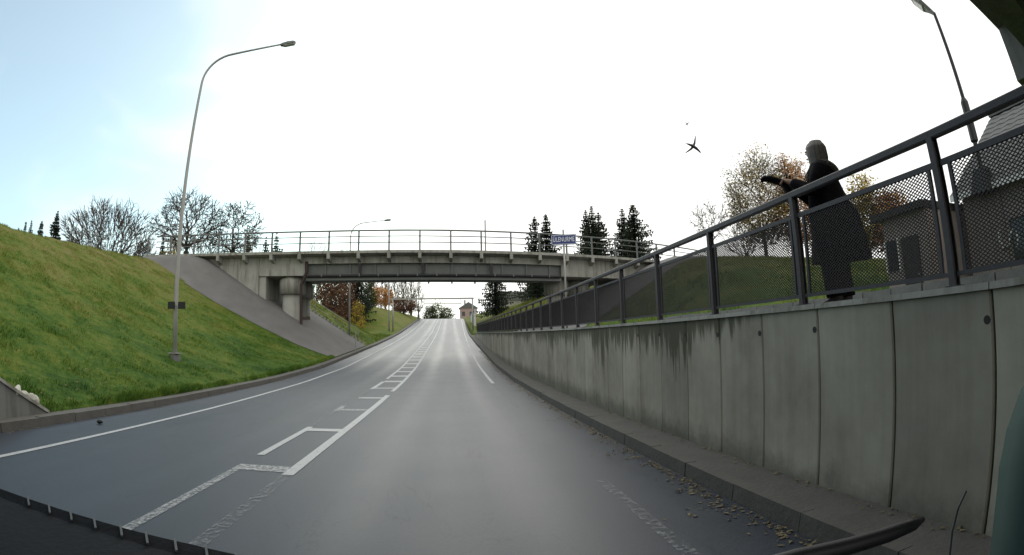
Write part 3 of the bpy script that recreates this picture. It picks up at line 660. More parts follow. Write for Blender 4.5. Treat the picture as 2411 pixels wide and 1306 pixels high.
# mast on the bridge
ms_ = at_d(1142, 518, 43.0)
mt = thing('mast', (ms_.x, ms_.y, 8.2), 'thin dark mast rising above the middle of the bridge railing', 'mast')
MB().tube([(ms_.x, ms_.y, 8.15), (ms_.x, ms_.y, ms_.z)], .05, 6).build('pole', M['bridge_rail'], mt); MB().box(ms_.x-.12, ms_.x+.12, ms_.y-.12, ms_.y+.12, 8.2, 8.24).build('base_plate', M['bridge_rail'], mt)

# ------------------------------------------------------------------ place-name sign
sd_ = 24.0
sl_, sr_, st_, sb_ = at_d(1298, 562, sd_), at_d(1356, 565, sd_), at_d(1326, 552, sd_), at_d(1326, 576, sd_)
sx0 = at_d(1325, 690, sd_)
sgn_ = thing('place_sign', (sx0.x, sx0.y, float(wt(sx0.y))), 'blue place-name sign with white letters on a pole before the bridge', 'sign')
W_ = (sr_-sl_); W_.z = 0; wl = W_.length*1.02; ang = math.atan2(W_.y, W_.x)
cS = Vector(((sl_.x+sr_.x)/2, (sl_.y+sr_.y)/2, (st_.z+sb_.z)/2)); hS = (st_.z-sb_.z)
ex = Vector((math.cos(ang), math.sin(ang), 0)); ey = Vector((-ex.y, ex.x, 0)); ez = Vector((0, 0, 1))
def obox(b, c, hx, hy, hz_):
    return b.hexa([c+ex*sx*hx+ey*sy*hy+ez*sz*hz_ for sz in (-1, 1) for sx, sy in ((-1, -1), (1, -1), (1, 1), (-1, 1))])
pn = obox(MB(), cS, wl/2, .02, hS/2).build('panel', M['sign_blue'], sgn_)
for q in (-1, 1):
    obox(MB(), cS-ey*.023+ez*q*(hS/2-.03), wl/2-.03, .002, .009).build('border', M['sign_white'], pn)
    obox(MB(), cS-ey*.023+ex*q*(wl/2-.035), .009, .002, hS/2-.045).build('border', M['sign_white'], pn)
MB().tube([(cS.x, cS.y, float(wt(cS.y))-.1), (cS.x, cS.y, cS.z+hS/2+.25)], .045, 10).build('post', M['pole'], sgn_, smooth=True).location = ey*.07
fc = bpy.data.curves.new('letters', 'FONT'); fc.body = '\u00dcLENURME'; fc.align_x = 'CENTER'; fc.align_y = 'CENTER'; fc.size = hS*.60; fc.extrude = .003; fc.space_character = 1.04
fo = bpy.data.objects.new('letters_tmp', fc); COL.objects.link(fo); bpy.context.view_layer.update()
lm = bpy.data.meshes.new_from_object(fo.evaluated_get(bpy.context.evaluated_depsgraph_get())); bpy.data.objects.remove(fo)
lm.materials.clear(); lm.materials.append(M['sign_white'])
xs = [v.co.x for v in lm.vertices]; kx = (wl-.18)/(max(xs)-min(xs))
lo = bpy.data.objects.new('lettering', lm); link(lo, pn, ORG[sgn_.name])
lo.matrix_local = Matrix.Translation(cS-ey*.026-ORG[sgn_.name]) @ Matrix(((ex.x, 0, -ey.x, 0), (ex.y, 0, -ey.y, 0), (0, 1, 0, 0), (0, 0, 0, 1))) @ Matrix.Diagonal((kx, 1.12, 1, 1))

# ------------------------------------------------------------------ height portal, marker post, stair handrail
zp = at_d(1000, 703, 75).z
pl_, pr_ = at_y(925, 740, 75), at_y(1113, 740, 75)
port = thing('height_portal', ((pl_.x+pr_.x)/2, 75, float(rz(75))), 'pale steel height portal spanning the road under the bridge', 'portal')
for p in (pl_, pr_):
    MB().tube([(p.x, 75, float(gz(p.x, 75))-.2), (p.x, 75, zp)], .10, 8).build('post', M['pole'], port, smooth=True)
MB().bar((pl_.x-.3, 75, zp), (pr_.x+.2, 75, zp), .16, .2).build('crossbar', M['pole'], port)
MB().bar((pl_.x+4.5, 75.1, zp-.7), (pr_.x-1.6, 75.1, zp-.7), .06, .10).build('hanging_bar', M['pole'], port)
for q in (.0, .5, 1.0):
    xx = pl_.x+4.6+(pr_.x-1.7-pl_.x-4.6)*q
    MB().tube([(xx, 75.1, zp-.7), (xx, 75.1, zp-.1)], .02, 5).build('hanger', M['pole'], port)
mk = at_d(848, 821, 40.2); mkz = float(gz(mk.x-.4, mk.y))
mp_ = thing('marker_post', (mk.x-.35, mk.y, mkz), 'plain steel post standing at the kerb below the stair handrail', 'post')
MB().tube([(mk.x-.35, mk.y, mkz-.3), (mk.x-.35, mk.y, mkz+1.95)], .035, 8).build('post', M['pole'], mp_); MB().tube([(mk.x-.35, mk.y, mkz+1.95), (mk.x-.35, mk.y, mkz+2.0)], [.042, .03], 8).build('cap', M['pole'], mp_)
hr = thing('stair_handrail', (-10, 45.9, 3), 'thin steel handrail running up the far grass bank beside steps', 'handrail')
hp = []
for k, x in enumerate((-8.1, -10.1, -12.1, -14.1)):
    z = float(gz(x, 45.9)); hp.append((x, 45.9, z+1.05)); MB().tube([(x, 45.9, z-.2), (x, 45.9, z+1.05)], .028, 6).build('post', M['pole'], hr)
MB().tube(hp, .03, 6).build('rail', M['pole'], hr); MB().tube([(a, b_, c-.5) for a, b_, c in hp], .022, 6).build('rail', M['pole'], hr)
stp = thing('stairs', (-10, 45.4, 2), 'narrow concrete steps climbing the left bank past the bridge pier', 'stairs')
for k in range(22):
    x = -7.7-k*.32; z = float(gz(x-.16, 45.3))
    MB().box(x-.31, x, 45.55+.0, 46.4, z-.25, z+.09).build('step', M['concrete'], stp)

# ------------------------------------------------------------------ low block wall behind the walkway
lw = thing('low_wall', (5.75, 3, float(wt(3))), 'low pale concrete block wall behind the walkway at right', 'wall')
y = -6.0
while y < 13.0:
    L = .58; z = float(wt(y)); b = MB(); j = random.uniform(-.012, .012); h = .265+random.uniform(-.015, .012)
    b.hexa([(5.62+j, y+.008, z-.2), (5.86+j, y+.008, z-.2), (5.86+j, y+L-.008, z-.2), (5.62+j, y+L-.008, z-.2), (5.63+j, y+.016, z+h), (5.85+j, y+.016, z+h), (5.85+j, y+L-.016, z+h), (5.63+j, y+L-.016, z+h)])
    b.build('block', M['block'], lw); y += L

# ------------------------------------------------------------------ house and annex at right
HX, HE, HRX, HRZ, HY1, HY0 = 14.6, 4.95, 18.5, 8.25, 9.6, -6.0
gh = 1.5
house = thing('house', (HX, 3, gh), 'long grey house with a steep tiled roof behind the fence at far right', 'house')
b = MB(); b.box(HX, 22.4, HY0, HY1-.25, gh, HE-.02); wl_ = b.build('wall', M['brick_pink'], house)
b = MB(); b.poly([(HX, HY1-.25, HE-.02), (22.4, HY1-.25, HE-.02), (HRX, HY1-.25, HRZ-.12)]); b.poly([(HX, HY1-.5, HE-.02), (HRX, HY1-.5, HRZ-.12), (22.4, HY1-.5, HE-.02)]); b.build('gable', M['wood_dark'], house)
sl_r = (HRZ-HE)/(HRX-HX+.3)
rf = MB()
rf.hexa([(HX-.3, HY0-.4, HE-.12), (HRX, HY0-.4, HRZ-.12), (HRX, HY1, HRZ-.12), (HX-.3, HY1, HE-.12), (HX-.3, HY0-.4, HE), (HRX, HY0-.4, HRZ), (HRX, HY1, HRZ), (HX-.3, HY1, HE)])
rf.hexa([(HRX, HY0-.4, HRZ-.12), (22.8, HY0-.4, HE-.12), (22.8, HY1, HE-.12), (HRX, HY1, HRZ-.12), (HRX, HY0-.4, HRZ), (22.8, HY0-.4, HE), (22.8, HY1, HE), (HRX, HY1, HRZ)])
roof = rf.build('roof', M['roof_grey'], house)
nt_ = 14
for k in range(nt_):
    t0, t1 = k/nt_, (k+1.12)/nt_
    x0, x1 = HX-.33+(HRX-HX+.3)*t0, min(HX-.33+(HRX-HX+.3)*t1, HRX); z0, z1 = HE+.035+(HRZ-HE)*t0, HE+.012+(HRZ-HE)*min(t1, 1)
    b = MB(); ys = along(HY0-.42, HY1+.02, 64)
    top = []; 
    for i, y in enumerate(ys):
        w = .022*(1 if i % 2 else -1); top.append((y, w))
    b.loft([[(x0, y, z0-.03), (x0, y, z0+w+.012), (x1, y, z1+w*.6), (x1, y, z1-.03)] for y, w in top])
    b.build('tile_course', M['roof_grey'], roof)
MB().box(HRX-.14, HRX+.14, HY0-.43, HY1+.03, HRZ+.0, HRZ+.1).build('ridge_cap', M['roof_grey'], roof)
MB().box(HX-.36, HX-.31, HY0-.4, HY1, HE-.16, HE+.02).build('fascia', M['white_paint'], house)
for y in (7.2, 4.6, 1.8, -1.2):
    w_ = MB().box(HX-.06, HX-.004, y-.5, y+.5, 2.7, 3.9).build('window', M['wood_dark'], house)
    MB().box(HX-.075, HX-.062, y-.44, y+.44, 2.76, 3.84).build('pane', M['glass_dark'], w_)
M['board'] = mat('weathered_boards', (.33, .27, .24), (.20, .165, .15), .9, 2.2, 8, .4, 30, stretch=(2, 2, .25), sharp=.25)
y = HY0+.02; kb = 0
while y < HY1-.55:
    w = .28+random.uniform(-.03, .03)
    if not any(abs(y+w/2-c) < .5+w/2 for c in (7.2, 4.6, 1.8, -1.2)):
        MB().box(HX-.045-random.uniform(0, .012), HX-.002, y+.006, y+w-.006, gh, HE-.2-random.uniform(0, .02)).build('board', M['board'], wl_)
    y += w
# chalky squiggle sprayed on the wall
def stroke(pts): return MB().tube([at_x(px, py, HX-.07) for px, py in pts], .035, 5)
grf = stroke([(2352, 540), (2354, 565), (2364, 585), (2376, 575), (2380, 550), (2384, 538)]).build('graffiti', M['white_paint'], house)
stroke([(2392, 545), (2398, 560), (2394, 580)]).build('graffiti', M['white_paint'], house)
_ax = 12.95
annex = thing('annex', (12.9, 10.6, gh), 'dark flat-roofed annex with a door left of the tiled house', 'shed')
b = MB(); b.box(12.95, 16.5, 9.7, 11.6, gh, 4.58); b.build('wall', M['brick_pink'], annex)
b = MB(); b.box(12.7, 16.8, 9.66, 11.9, 4.585, 4.8); b.build('roof', M['wood_dark'], annex)
for k in range(6):
    ya = 9.72+k*.31
    if 10.1 < ya+.15 < 10.9 or ya+.3 > 11.05 and ya < 11.55: continue
    MB().box(12.91-random.uniform(0, .01), 12.948, ya+.006, ya+.304, gh, 4.55).build('board', M['board'], annex)
dr_ = MB().box(12.90, 12.945, 10.15, 10.85, gh+.2, 3.9).build('door', M['wood_dark'], annex); MB().box(12.87, 12.9, 10.2, 10.26, 2.7, 2.8).build('handle', M['steel'], dr_)
w_ = MB().box(12.90, 12.945, 11.1, 11.5, 3.0, 3.9).build('window', M['glass_dark'], annex)
for y in (11.0, 11.56): MB().box(12.88, 12.948, y-.03, y+.03, 2.95, 3.95).build('window_frame', M['white_paint'], w_)
# lamp mast on the house eave
lb_ = at_d(2320, 447, 16.6); lt_ = at_d(2196, 31, 16.6); lmid0 = at_d(2265, 234, 16.6); lmid1 = at_d(2300, 335, 16.6)
rl = thing('roof_lamp', (lb_.x, lb_.y, lb_.z), 'dark lamp mast rising from a box on the eave of the tiled house', 'lamp')
zb_ = lb_.z; cx_, cy_ = lb_.x, lb_.y
b = MB(); b.loft([[(cx_-.36, cy_-.36, zb_-.1), (cx_+.36, cy_-.36, zb_-.1), (cx_+.36, cy_+.36, zb_-.1), (cx_-.36, cy_+.36, zb_-.1)], [(cx_-.2, cy_-.2, zb_+.62), (cx_+.2, cy_-.2, zb_+.62), (cx_+.2, cy_+.2, zb_+.62), (cx_-.2, cy_+.2, zb_+.62)]]).build('base_box', M['black'], rl)
MB().tube([(cx_, cy_, zb_+.6), (cx_, cy_, lmid1.z), (cx_, cy_, lmid1.z+.06), (cx_, cy_, lmid0.z-.1), (cx_, cy_, lmid0.z+.05), (cx_, cy_, lt_.z)], [.075, .075, .13, .13, .065, .055], 10).build('pole', M['black'], rl, smooth=False)
hv = at_d(2140, -12, 16.6)-Vector((cx_, cy_, lt_.z)); lamp_head(rl, (cx_, cy_, lt_.z-.05), hv, L=1.1, w=.7)

# ------------------------------------------------------------------ trees
def branch_tree(base, H, W, seed, trunk_frac=.22, r0=None, npts=700, shape='dome', lean=(0, 0), low=.25, wig=.05, stems=1, tw=.02):
    """limbs that fork again and again towards points spread through the crown"""
    rs = np.random.RandomState(seed); base = np.array(base, float); r0 = r0 or H*.02
    cz = H*(low+(1-low)*.42); az_, bz_ = W/2, H-cz
    pts = []
    while len(pts) < npts:
        p = rs.uniform(-1, 1, 3); q = np.linalg.norm(p)
        if q > 1 or q < .35 or rs.rand() > q**1.5: continue
        if shape == 'column': z = H*low+(p[2]*.5+.5)*H*(1-low); rr = math.sin(math.pi*min(1, max(.12, (z-H*low)/(H*(1-low))*.8+.12)))
        elif p[2] < 0: z = cz+p[2]*(cz-H*low); rr = 1
        else: z = cz+p[2]*bz_; rr = 1
        pts.append((p[0]*az_*rr, p[1]*az_*rr, z))
    pts = np.array(pts); pts[:, 0] += lean[0]*pts[:, 2]; pts[:, 1] += lean[1]*pts[:, 2]; pts += base
    # bumpy outline
    pts += (pts-base-[0, 0, cz])*.13*np.sin(rs.rand()*6+4*np.arctan2(pts[:, 1]-base[1], pts[:, 0]-base[0])+pts[:, 2:3].T[0]*1.3)[:, None]
    thick, thin, ends = MB(), MB(), []
    def seg(p0, p1, d0, ra, rb, lev):
        L = np.linalg.norm(p1-p0); c = p0+d0*L*.45; path = []
        n = 4 if lev < 3 else 2
        for i in range(n+1):
            t = i/n; q = (1-t)**2*p0+2*t*(1-t)*c+t*t*p1 + (rs.randn(3)*wig*L*.35 if 0 < i < n else 0); path.append(Vector(q))
        (thick if lev < 2 else thin).tube(path, [ra+(rb-ra)*i/n for i in range(n+1)], 7 if lev < 2 else (4 if lev < 4 else 3), cap=False)
        d = (p1-c); return d/(np.linalg.norm(d)+1e-9)
    def rec(P, p0, d0, r, lev):
        if len(P) <= 2 or lev > 7:
            for t in P:
                seg(p0, t, d0, max(r, tw), tw*.55, 6); ends.append((Vector(t), Vector(d0))); ends.append((Vector((t+p0)/2), Vector(d0)))
            return
        k = 2 if len(P) < 8 else (3 if rs.rand() < .6 else 2)
        if lev == 0: k = 5
        C = P[rs.choice(len(P), k, replace=False)]
        for _ in range(4):
            lab = ((P[:, None]-C[None])**2).sum(2).argmin(1); C = np.array([P[lab == i].mean(0) if (lab == i).any() else C[i] for i in range(k)])
        for i in range(k):
            Q = P[lab == i]
            if not len(Q): continue
            f = .34+.16*rs.rand(); q = p0+(C[i]-p0)*f; rr = r*math.sqrt(max(len(Q), 1)/len(P))*.98
            rr = max(rr, tw); d = seg(p0, q, d0, max(min(r, rr*1.25), tw), rr*.85, lev); rec(Q, q, d, rr*.85, lev+1)
    if stems == 1:
        top = base+np.array([lean[0]*H*trunk_frac, lean[1]*H*trunk_frac, H*trunk_frac]); d = np.array([lean[0], lean[1], 1.0]); d /= np.linalg.norm(d)
        seg(base-[0, 0, .2], top, d, r0*1.25, r0, 0); rec(pts, top, d, r0, 0)
    else:
        ang = np.arctan2(pts[:, 1]-base[1], pts[:, 0]-base[0])+rs.rand()*6; lab = (np.floor((ang % (2*math.pi))/(2*math.pi)*stems)).astype(int)
        for i in range(stems):
            Q = pts[lab == i]
            if len(Q): c = Q.mean(0)-base; d = np.array([c[0]*.35, c[1]*.35, abs(c[2])]); rec(Q, base+np.array([c[0]*.08, c[1]*.08, -.2]), d/np.linalg.norm(d), r0/math.sqrt(stems)*1.3, 1)
    return thick, thin, ends
def bare_tree(px, D, top, W, seed, label, group='bare trees on the left bank', bark='bark', twig='twig', base_z=None, ytop=None, **k):
    t = at_d(px, top, D); bz = float(gz(t.x, t.y)) if base_z is None else base_z
    base = Vector((t.x, t.y, bz)); root = thing('bare_tree', base, label, 'tree', group)
    a, c, e = branch_tree(base, t.z-bz, W, seed, **k)
    a.build('trunk', M[bark], root, smooth=True); c.build('crown', M[twig], root); return root
def leaf_mat(name, stops, sc=.5):
    m, t, b = nodes(name); b.inputs['Roughness'].default_value = .8; b.inputs['Specular IOR Level'].default_value = .2
    g = N(t, 'ShaderNodeNewGeometry'); n1 = N(t, 'ShaderNodeTexNoise', i_Scale=sc, i_Detail=3); t.links.new(g.outputs['Position'], n1.inputs['Vector'])
    n2 = N(t, 'ShaderNodeTexNoise', i_Scale=4.0, i_Detail=1); t.links.new(g.outputs['Position'], n2.inputs['Vector'])
    a = N(t, 'ShaderNodeMath', operation='MULTIPLY_ADD'); a.inputs[1].default_value = .6; t.links.new(n1.outputs['Fac'], a.inputs[0])
    h = N(t, 'ShaderNodeMath', operation='MULTIPLY'); h.inputs[1].default_value = .4; t.links.new(n2.outputs['Fac'], h.inputs[0]); t.links.new(h.outputs[0], a.inputs[2])
    r = ramp(t, a.outputs[0], stops); t.links.new(r.outputs[0], b.inputs['Base Color']); return m
M['leaf_olive'] = leaf_mat('olive_leaves', [(.36, (.10, .095, .05)), (.5, (.22, .17, .07)), (.62, (.38, .26, .06))])
M['leaf_orange'] = leaf_mat('orange_leaves', [(.38, (.22, .10, .04)), (.5, (.40, .18, .055)), (.62, (.48, .28, .09))])
M['leaf_yellow'] = leaf_mat('yellow_leaves', [(.38, (.22, .15, .02)), (.5, (.38, .27, .03)), (.62, (.46, .34, .06))])
M['leaf_brown'] = leaf_mat('brown_leaves', [(.38, (.055, .03, .022)), (.5, (.10, .05, .03)), (.62, (.16, .085, .045))])
M['leaf_green'] = leaf_mat('dark_green_leaves', [(.38, (.02, .032, .012)), (.5, (.04, .055, .018)), (.62, (.07, .085, .025))])
def leaves(ends, n, size, spread, seed):
    rnd = random.Random(seed); b = MB()
    for k in range(n):
        p, d = ends[rnd.randrange(len(ends))]
        c = p+Vector((rnd.gauss(0, spread), rnd.gauss(0, spread), rnd.gauss(0, spread*.8)))
        u = Vector((rnd.gauss(0, 1), rnd.gauss(0, 1), rnd.gauss(0, 1))).normalized(); w = u.orthogonal().normalized(); s = size*(.6+.8*rnd.random())
        i = len(b.v); b.v += [tuple(c-u*s), tuple(c+w*s*.55), tuple(c+u*s), tuple(c-w*s*.55)]; b.f.append((i, i+1, i+2, i+3))
    return b
def leafy_tree(px, D, top, W, seed, label, leaf, n=3500, size=.13, spread=.35, group='autumn trees', name='leafy_tree', base_z=None, bark='bark', **k):
    t = at_d(px, top, D); bz = float(gz(t.x, t.y)) if base_z is None else base_z
    base = Vector((t.x, t.y, bz)); root = thing(name, base, label, 'bush' if 'bush' in name else 'tree', group)
    k.setdefault('npts', 260); a, c, e = branch_tree(base, (t.z-bz)*.97, W*.95, seed, **k)
    a.build('trunk', M[bark], root, smooth=True); cr = leaves(e, n, size, spread, seed+1).build('crown', M[leaf], root); c.build('twigs', M['twig'], cr)['kind'] = 'stuff'; return root
def spruce(px, D, top, rad, seed, label, group='spruces', base_z=None):
    rnd = random.Random(seed); t = at_d(px, top, D); bz = float(gz(t.x, t.y)) if base_z is None else base_z
    H = t.z-bz; base = Vector((t.x, t.y, bz)); root = thing('spruce_tree', base, label, 'tree', group)
    MB().tube([base+Vector((0, 0, -.2)), base+Vector((0, 0, H*.5)), base+Vector((0, 0, H*.985))], [H*.016, H*.010, .02], 7).build('trunk', M['bark'], root)
    b = MB(); nw = int(16+H*rnd.uniform(1.4, 2.3)); asym = rnd.uniform(.05, .28); aph = rnd.random()*6.28; dk = rnd.uniform(.2, .5)
    for k in range(nw):
        f = (k+rnd.random()*.6)/nw; z = H*(.06+.93*f); R_ = rad*((1-f)**.8)*(.62+.62*rnd.random())+.08
        m = rnd.choice((7, 8, 9)) if f < .8 else 6; a0 = rnd.random()*7
        for j in range(m):
            a = a0+2*math.pi*j/m+rnd.uniform(-.25, .25); L = R_*(.6+.6*rnd.random())*(1+asym*math.cos(a-aph)); dv = Vector((math.cos(a), math.sin(a), 0)); sd = Vector((-dv.y, dv.x, 0))
            ns = max(2, int(L/.35)); p0 = base+Vector((0, 0, z))
            for q in range(ns):
                t0, t1 = q/ns, (q+1)/ns
                droop = lambda t_: -dk*L*t_+dk*.55*L*t_*t_ + (.04*L if t_ > .8 else 0)
                A = p0+dv*(L*t0)+Vector((0, 0, droop(t0))); B = p0+dv*(L*t1)+Vector((0, 0, droop(t1))); wv = (.14+.34*(1-t0))*min(1, L)*.75
                for s_ in (-1, 1):
                    e_ = A.lerp(B, .9)+sd*s_*wv*(.7+.6*rnd.random())+Vector((0, 0, -.06-.12*rnd.random())); i = len(b.v)
                    b.v += [tuple(A), tuple(B), tuple(e_)]; b.f.append((i, i+1, i+2))
                e_ = A.lerp(B, .5)+Vector((rnd.uniform(-.12, .12), rnd.uniform(-.12, .12), -.22-.32*rnd.random())); i = len(b.v)
                b.v += [tuple(A), tuple(B), tuple(e_)]; b.f.append((i, i+1, i+2))
    b.build('crown', M['needle'] if seed % 3 else M['needle2'], root); return root

bare_tree(266, 64, 470, 12.4, 11, 'wide bare tree with many stems left of the street lamp', stems=9, npts=3600, low=.08, r0=.42, tw=.033)
bare_tree(452, 56, 447, 8.2, 23, 'tall bare tree with dark trunk right behind the street lamp', npts=2300, trunk_frac=.30, low=.30, r0=.30, tw=.031)
bare_tree(548, 57, 474, 6.6, 37, 'bare round tree leaning right behind the left end of the bridge railing', npts=2000, trunk_frac=.34, low=.28, lean=(.10, 0), r0=.25, tw=.031)
for k, (px, top, rad, D, lab) in enumerate([(45, 531, 1.2, 82, 'smallest spruce at the left end of the row on the bank'), (62, 517, 1.2, 80, 'thin spruce, second from the left on the bank'), (75, 514, 1.3, 84, 'thin spruce, third from the left on the bank'), (100, 516, 2.2, 78, 'broad short spruce, fourth from the left on the bank'), (138, 493, 2.0, 72, 'tall slim spruce left of the wide bare tree'),
        (386, 548, 1.2, 70, 'small dark spruce just left of the street lamp'), (585, 545, 2.2, 78, 'spruce behind the left railing, below the leaning bare tree'), (627, 552, 2.6, 76, 'left of two small spruces behind the bridge railing'), (652, 543, 2.6, 80, 'right of two small spruces behind the bridge railing'),
        (1258, 503, 3.3, 74, 'left spruce of the pair left of the blue sign'), (1284, 499, 3.4, 78, 'right spruce of the pair left of the blue sign'), (1378, 490, 3.3, 78, 'left spruce of the trio right of the blue sign'), (1392, 480, 3.6, 75, 'middle and tallest spruce of the trio right of the blue sign'), (1408, 494, 3.5, 77, 'right spruce of the trio right of the blue sign'),
        (1464, 486, 4.2, 76, 'left spruce of the rightmost pair behind the bridge'), (1488, 476, 4.6, 74, 'right spruce of the rightmost pair behind the bridge')]):
    spruce(px, D, top, rad, 100+k, lab)
spruce(1165, 84, 610, 3.3, 140, 'large dark spruce seen under the bridge right of the road')
spruce(1262, 88, 640, 2.8, 141, 'dark spruce beside the right bridge pier, seen under the deck')
spruce(842, 80, 622, 3.4, 142, 'dark green conifer seen under the bridge left of the road')
leafy_tree(412, 62, 553, 2.4, 201, 'ochre bush beside the street lamp on the bank', 'leaf_yellow', n=900, size=.12, spread=.25, name='ochre_bush', group=None, low=.05)
leafy_tree(1772, 37, 346, 5.4, 202, 'grey-green autumn tree with thin leaves left of the person', 'leaf_olive', n=15000, size=.085, spread=.26, npts=700, low=.12, trunk_frac=.15, r0=.13)
leafy_tree(1850, 38, 356, 4.4, 203, 'orange-brown autumn tree directly behind the person', 'leaf_orange', n=15000, size=.085, spread=.28, npts=400, low=.1, r0=.1)
leafy_tree(2022, 34, 412, 3.0, 204, 'yellow tree just right of the person, above the mesh', 'leaf_yellow', n=11000, size=.09, spread=.26, low=.1, r0=.1)
leafy_tree(2090, 33, 440, 2.6, 205, 'orange tree behind the mesh panel beside the annex roof', 'leaf_orange', n=6000, size=.1, spread=.22, low=.1, r0=.09)
bare_tree(1668, 40, 468, 3.4, 41, 'small pale bare tree above the fence left of the autumn trees', group=None, bark='bark_pale', twig='twig_pale', npts=380, low=.3, trunk_frac=.25, r0=.09)
bare_tree(1745, 44, 520, 4.0, 43, 'low bare shrub behind the fence below the autumn tree', group=None, npts=380, low=.05, stems=5, r0=.09)
for k, (px, D, top, W, lab) in enumerate([(225, 70, 560, 6, 'low bare shrub under the wide bare tree on the bank'), (345, 66, 552, 4, 'low bare shrub between the two big bare trees'), (480, 62, 560, 4, 'low bare shrub at the left end of the bridge railing'), (520, 66, 556, 5, 'low bare shrub behind the first bays of the bridge railing'),
        (560, 72, 556, 5, 'low bare shrub below the leaning bare tree'), (605, 70, 556, 4.5, 'low bare shrub left of the two small spruces'), (745, 90, 552, 4.5, 'thin bare shrub behind the railing left of the far lamp'), (772, 92, 556, 4, 'thin bare shrub just left of the far lamp arm'), (812, 88, 570, 4, 'low dark bare shrub at the far lamp pole above the deck'), (1345, 82, 575, 4.5, 'low bare shrub under the blue sign'), (1440, 82, 570, 5, 'low bare shrub between the two right spruce clumps'), (1515, 78, 556, 4, 'thin bare shrub right of the rightmost spruces')]):
    bare_tree(px, D, top, W, 400+k, lab, group='bare shrubs behind the bridge', npts=240, low=.05, stems=5, r0=.13, tw=.03, twig='twig_pale' if k in (6, 7) else 'twig')
# beyond the bridge, left
for k, (px, D, top, W, lf, lab) in enumerate([(742, 72, 625, 4.4, 'leaf_brown', 'sparse brown bush beside the pier under the bridge'), (778, 74, 636, 5.2, 'leaf_brown', 'dense reddish-brown bush left of the far lamp pole'), (806, 78, 632, 4.6, 'leaf_brown', 'dark brown bush right behind the far lamp pole')]):
    leafy_tree(px, D, top, W, 300+k, lab, lf, n=3800 if k else 800, size=.15, spread=.3, name='brown_bush', group='brown bushes under the bridge', low=.03, stems=5, r0=.1)
leafy_tree(843, 66, 699, 1.9, 310, 'small round yellow bush on the bank under the bridge', 'leaf_yellow', n=2200, size=.07, spread=.10, name='yellow_bush', group=None, low=.05, stems=3, r0=.05)
leafy_tree(868, 84, 660, 2.6, 311, 'green bush right of the dark conifer under the bridge', 'leaf_green', n=1800, size=.14, spread=.25, name='green_bush', group=None, low=.05)
leafy_tree(897, 96, 672, 4.8, 312, 'orange-brown tree in front of the tall bare row under the bridge', 'leaf_orange', n=2600, size=.15, spread=.3, group=None, low=.1, r0=.12)
leafy_tree(950, 110, 700, 5.5, 313, 'low brown bush behind the portal on the far bank', 'leaf_brown', n=2200, size=.18, spread=.4, name='brown_bush', group=None, low=.05)
for k, px in enumerate((880, 908, 930, 950, 968, 985)):
    bare_tree(px, 118+3*(k % 2), 625+6*k, 3.4, 60+k, ['leftmost', 'second', 'third', 'fourth', 'fifth', 'rightmost'][k]+' tall pale bare tree of the far row under the bridge', group='tall bare trees of the far row', bark='bark_pale', twig='twig_pale', npts=260, shape='column', low=.12, trunk_frac=.15, r0=.26, tw=.05)
# far end of the road
for k, (px, top, W) in enumerate(((1012, 716, 5), (1030, 709, 6.5), (1052, 718, 5.5))):
    leafy_tree(px, 205, top, W, 330+k, ['left', 'middle', 'right'][k]+' dark leafy tree beyond the road crest', 'leaf_green', n=1500, size=.28, spread=.6, group='dark trees beyond the crest', base_z=7.5)
fhc = at_d(1098, 745, 172); fz = 8.6
fh_ = thing('far_house', (fhc.x, fhc.y, fz), 'small reddish house at the far end of the road beside the wall end', 'house')
MB().box(fhc.x-2.0, fhc.x+3.5, fhc.y, fhc.y+6, fz-1, 14.2).build('wall', mat('faded_red', (.42, .30, .27), (.32, .23, .21), .9, 3), fh_)
b = MB(); b.loft([[(fhc.x-2.4, y, 14.2), (fhc.x+3.9, y, 14.2), (fhc.x+.75, y, 16.2)] for y in (fhc.y-.3, fhc.y+6.3)]); rf_ = b.build('roof', M['roof_grey'], fh_)
MB().box(fhc.x-.6, fhc.x-.1, fhc.y+2, fhc.y+2.5, 15.0, 17.0).build('chimney', M['brick_pink'], rf_)
for q in (-.9, 1.6):
    MB().box(fhc.x+q-.5, fhc.x+q+.5, fhc.y-.06, fhc.y-.01, 11.6, 13.0).build('window', M['glass_dark'], fh_)
bg_ = at_d(1215, 690, 105)
gb = thing('grey_building', (bg_.x, bg_.y, 8.5), 'low grey flat-topped building seen under the bridge at right', 'building')
MB().box(bg_.x-2.8, bg_.x+3.5, bg_.y, bg_.y+9, 7.5, at_d(1215, 706, 105).z).build('wall', M['concrete'], gb)
MB().box(bg_.x-3.1, bg_.x+3.8, bg_.y-.3, bg_.y+9.3, at_d(1215, 706, 105).z+.003, at_d(1215, 686, 105).z).build('roof', M['roof_grey'], gb)
MB().box(bg_.x-1.2, bg_.x-.2, bg_.y-.05, bg_.y-.005, 8.6, 9.4).build('window', M['glass_dark'], gb)
wf = thing('white_wall', (4.6, 92, 5.2), 'white rendered roadside wall beyond the end of the fence', 'wall')
MB().box(3.9, 4.1, 84, 100, 4.0, float(rz(92))+2.3).build('wall_body', M['white_paint'], wf); MB().box(3.85, 4.15, 83.9, 100.1, float(rz(92))+2.303, float(rz(92))+2.4).build('coping', M['concrete'], wf)

